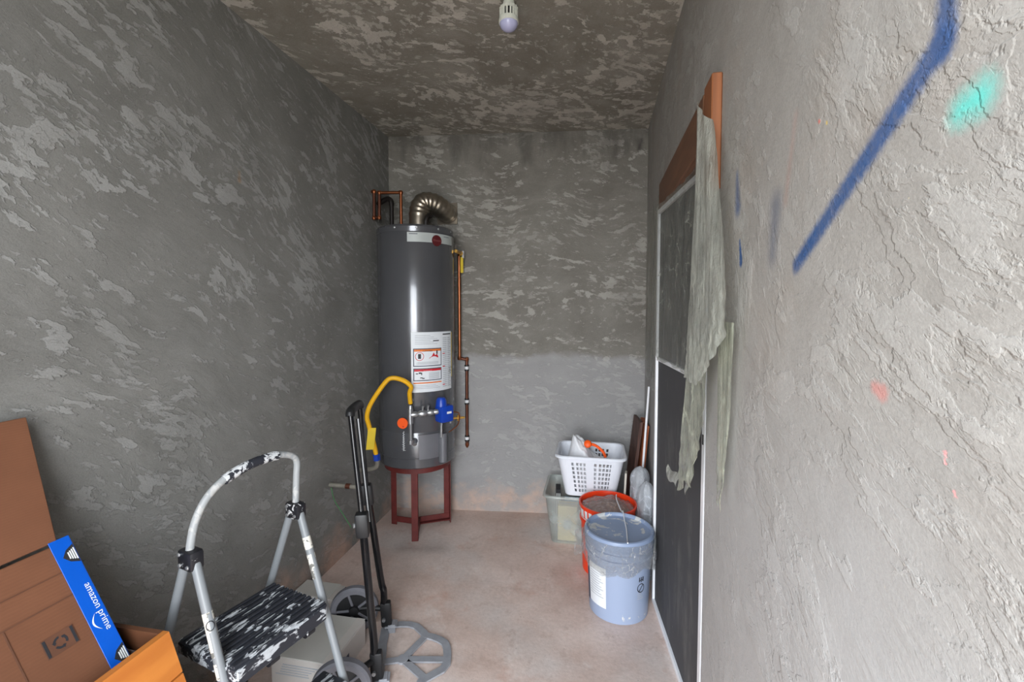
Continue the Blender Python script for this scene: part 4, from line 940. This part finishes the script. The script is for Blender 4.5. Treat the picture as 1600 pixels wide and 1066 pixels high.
t, mt = packet('cream_packet', 'cream cardboard packet standing inside the translucent tote', 'packet', (-.162,2.575,.107), (.11,.07,.20), 'cream')
k = MB(); k.box((0,-.0455,0), (.04,.001,.05), mt); k.build('print', M['greyink'], t)
k = MB(); k.box((0,0,.1005), (.10,.012,.001), mt); k.build('tape_strip', M['ivory'], t)
t, mt = packet('blue_packet', 'light blue packet lying at the back inside the translucent tote', 'packet', (-.14,2.70,.095), (.10,.06,.18), 'skyblue')
k = MB(); k.box((0,-.0305,.03), (.08,.001,.04), mt); k.build('print', M['whiteink'], t)
t, mt = packet('black_packet', 'black and white striped packet upright at the tote\'s left end', 'packet', (-.226,2.67,.135), (.028,.09,.26), 'ink', .1)
for i in range(3):
    k = MB(); k.box((-.009+.009*i,-.0505,.02), (.004,.001,.18), mt); k.build('stripe', M['whiteink'], t)
t, mt = packet('brown_packet', 'small brown packet beside the striped one inside the tote', 'packet', (-.075,2.62,.10), (.045,.09,.19), 'kraft', -.2)
k = MB(); k.box((0,-.0455,.06), (.03,.001,.03), mt); k.build('print', M['whiteink'], t)

KX, KY, KZ, KH = -.036, 2.618, .287, .228
bk = thing('laundry_basket', 'white slotted plastic laundry basket standing on the storage tote', 'basket', (KX,KY,KZ))
NU, NV = 180, 27
def bkf(u, v):
    e = .045*v**1.0; x, y = rrect(u, .138+e, .110+e*.75, .038+.01*v); return (KX+x, KY+y, KZ+KH*v)
segs = [2*(.138-.038+.012), PI/2*.038, 2*(.11-.038+.012), PI/2*.038]
def bhole(i, j):
    x, y, z = bkf((i+.5)/NU, .5); x -= KX; y -= KY
    if j < 3 or j > 23: return False
    if (j-3) % 3 == 2: return False
    fr = abs(y) > .115
    c = x if fr else y
    lim = (.022,.102) if fr else (.012,.078)
    if not lim[0] < abs(c) < lim[1]: return False
    return int((abs(c)-lim[0])/.0063) % 3 != 2
k = MB(); k.grid(bkf, NU, NV, bhole); k.build('slotted_wall', M['basket'], bk, smooth=50, solid=.0028)
k = MB(); k.prism([rrect(i/60,.138,.110,.038) for i in range(60)], .004, Matrix.Translation((KX,KY,KZ))); k.build('base', M['basket'], bk)
k = MB()
ring = [[Vector((KX+rrect(i/72,.183+e,.1437+e,.05)[0], KY+rrect(i/72,.183+e,.1437+e,.05)[1], KZ+KH+z)) for i in range(72)] for e, z in ((-.002,.002),(.008,.004),(.013,0),(.013,-.010),(.010,-.010),(.009,-.002),(-.002,-.003))]
nr = 7; k.raw([p for r in ring for p in r], [(r*72+i, r*72+(i+1)%72, ((r+1)%nr)*72+(i+1)%72, ((r+1)%nr)*72+i) for r in range(nr) for i in range(72)]); k.build('rim', M['basket'], bk)
k = MB()
def wbf(u, v):
    a = 2*PI*u
    w = 0 if v < .3 else (v-.3)/.7
    z = lerp(.298,.45,min(1, v/.3)); e = 1-w
    rx, ry = lerp(.112,.142,min(1, v/.3))*e, lerp(.084,.100,min(1, v/.3))*e
    q = (math.cos(a)*e, math.sin(a)*e, v*2); d = .97+.03*nz(q,2.2,3)
    x, y = KX+rx*math.cos(a)*d, KY+ry*math.sin(a)*d
    z += min(1, w*4)*(.150*math.exp(-(((x+.122)/.082)**2+((y-KY)/.10)**2))+.020*nz((x,y,0),24,2)+.008*nz((x,y,0),60,7))
    return (x, y, z)
k.grid(wbf, 64, 44); tag(k.build('plastic_bag', M['bagwhite'], origin=(-.128,2.6,.4), smooth=80), 'full white plastic bag bulging out of the laundry basket', 'plastic bag')
og = thing('orange_ladle', 'orange plastic ladle with a round head lying in the laundry basket', 'ladle', (-.03,2.57,.45))
k = MB(); k.lathe([(0,-.014),(.012,-.013),(.021,-.004),(.022,.004),(.018,.012),(.009,.017),(0,.018)], seg=20, mat=basis((-.052,2.556,.566), Vector((1,0,0)), Vector((0,.5,.87)), Vector((0,-.87,.5)))); k.build('head', M['orangeplastic'], og)
k = MB(); k.tube([(-.045,2.560,.566),(-.02,2.562,.562),(.0,2.565,.552),(.020,2.565,.536),(.036,2.565,.518),(.046,2.565,.494)], .008, 10, smooth=4); k.build('handle', M['orangeplastic'], og)

# ------------------------------------------------------------------ boards, rod, plastic bundle by the door
def lean(name, label, cat, bot, top, along, wd, th, mm, cap=None):
    bot, top = Vector(bot), Vector(top); up_ = (top-bot).normalized(); al_ = Vector(along); al_ = (al_-up_*al_.dot(up_)).normalized(); nn = up_.cross(al_)
    k = MB(); k.box((0,0,(top-bot).length/2), (wd,th,(top-bot).length), basis(bot, al_, nn, up_), .0015); o = k.build(name, M[mm], origin=bot); return tag(o, label, cat)
lean('dark_plank', 'dark walnut plank leaning in the back right corner beside the basket', 'board', (.158,2.71,.003), (.234,2.71,.688), (-.12,.99,0), .18, .018, 'walnut')
lean('orange_plank', 'orange-brown wooden plank leaning behind the dark walnut plank', 'board', (.212,2.69,.006), (.268,2.69,.676), (-.03,1,0), .20, .024, 'cedar')
lean('trim_offcut', 'short ivory trim offcut leaning between the basket and the dark plank', 'board', (.136,2.50,.002), (.156,2.515,.435), (.1,1,0), .05, .011, 'ivory')
k = MB(); k.tube([(.217,2.515,.006),(.276,2.575,.898)], .0062, 12); tag(k.build('white_rod', M['white_alu'], origin=(.217,2.515,0)), 'thin white rod leaning upright against the right wall behind the pails', 'rod')
pbn = thing('plastic_bundle', 'two upright rolls of bluish clear plastic between the door and the pails', 'plastic bundle', (.235,2.35,0))
for (cx, cy, r, h, sd) in ((.222,2.432,.050,.50,1), (.240,2.275,.040,.48,6)):
    k = MB()
    def fn(u, v):
        a = 2*PI*u; ph = min(1, v/.82); rr = r*(1 if v < .82 else math.sqrt(max(0, 1-((v-.82)/.18)**2)))
        q = (math.cos(a), math.sin(a), v*4)
        rr *= 1+.16*nz(q,1.6,sd)+.05*nz((q[0],q[1],q[2]*.2),5,sd)+.03*math.sin(9*a+3*nz(q,1,sd))
        x = cx+rr*math.cos(a); return (min(x,.2855), cy+rr*math.sin(a), .002+h*v)
    k.grid(fn, 40, 40); k.build('roll', M['bagclear'], pbn, smooth=80)
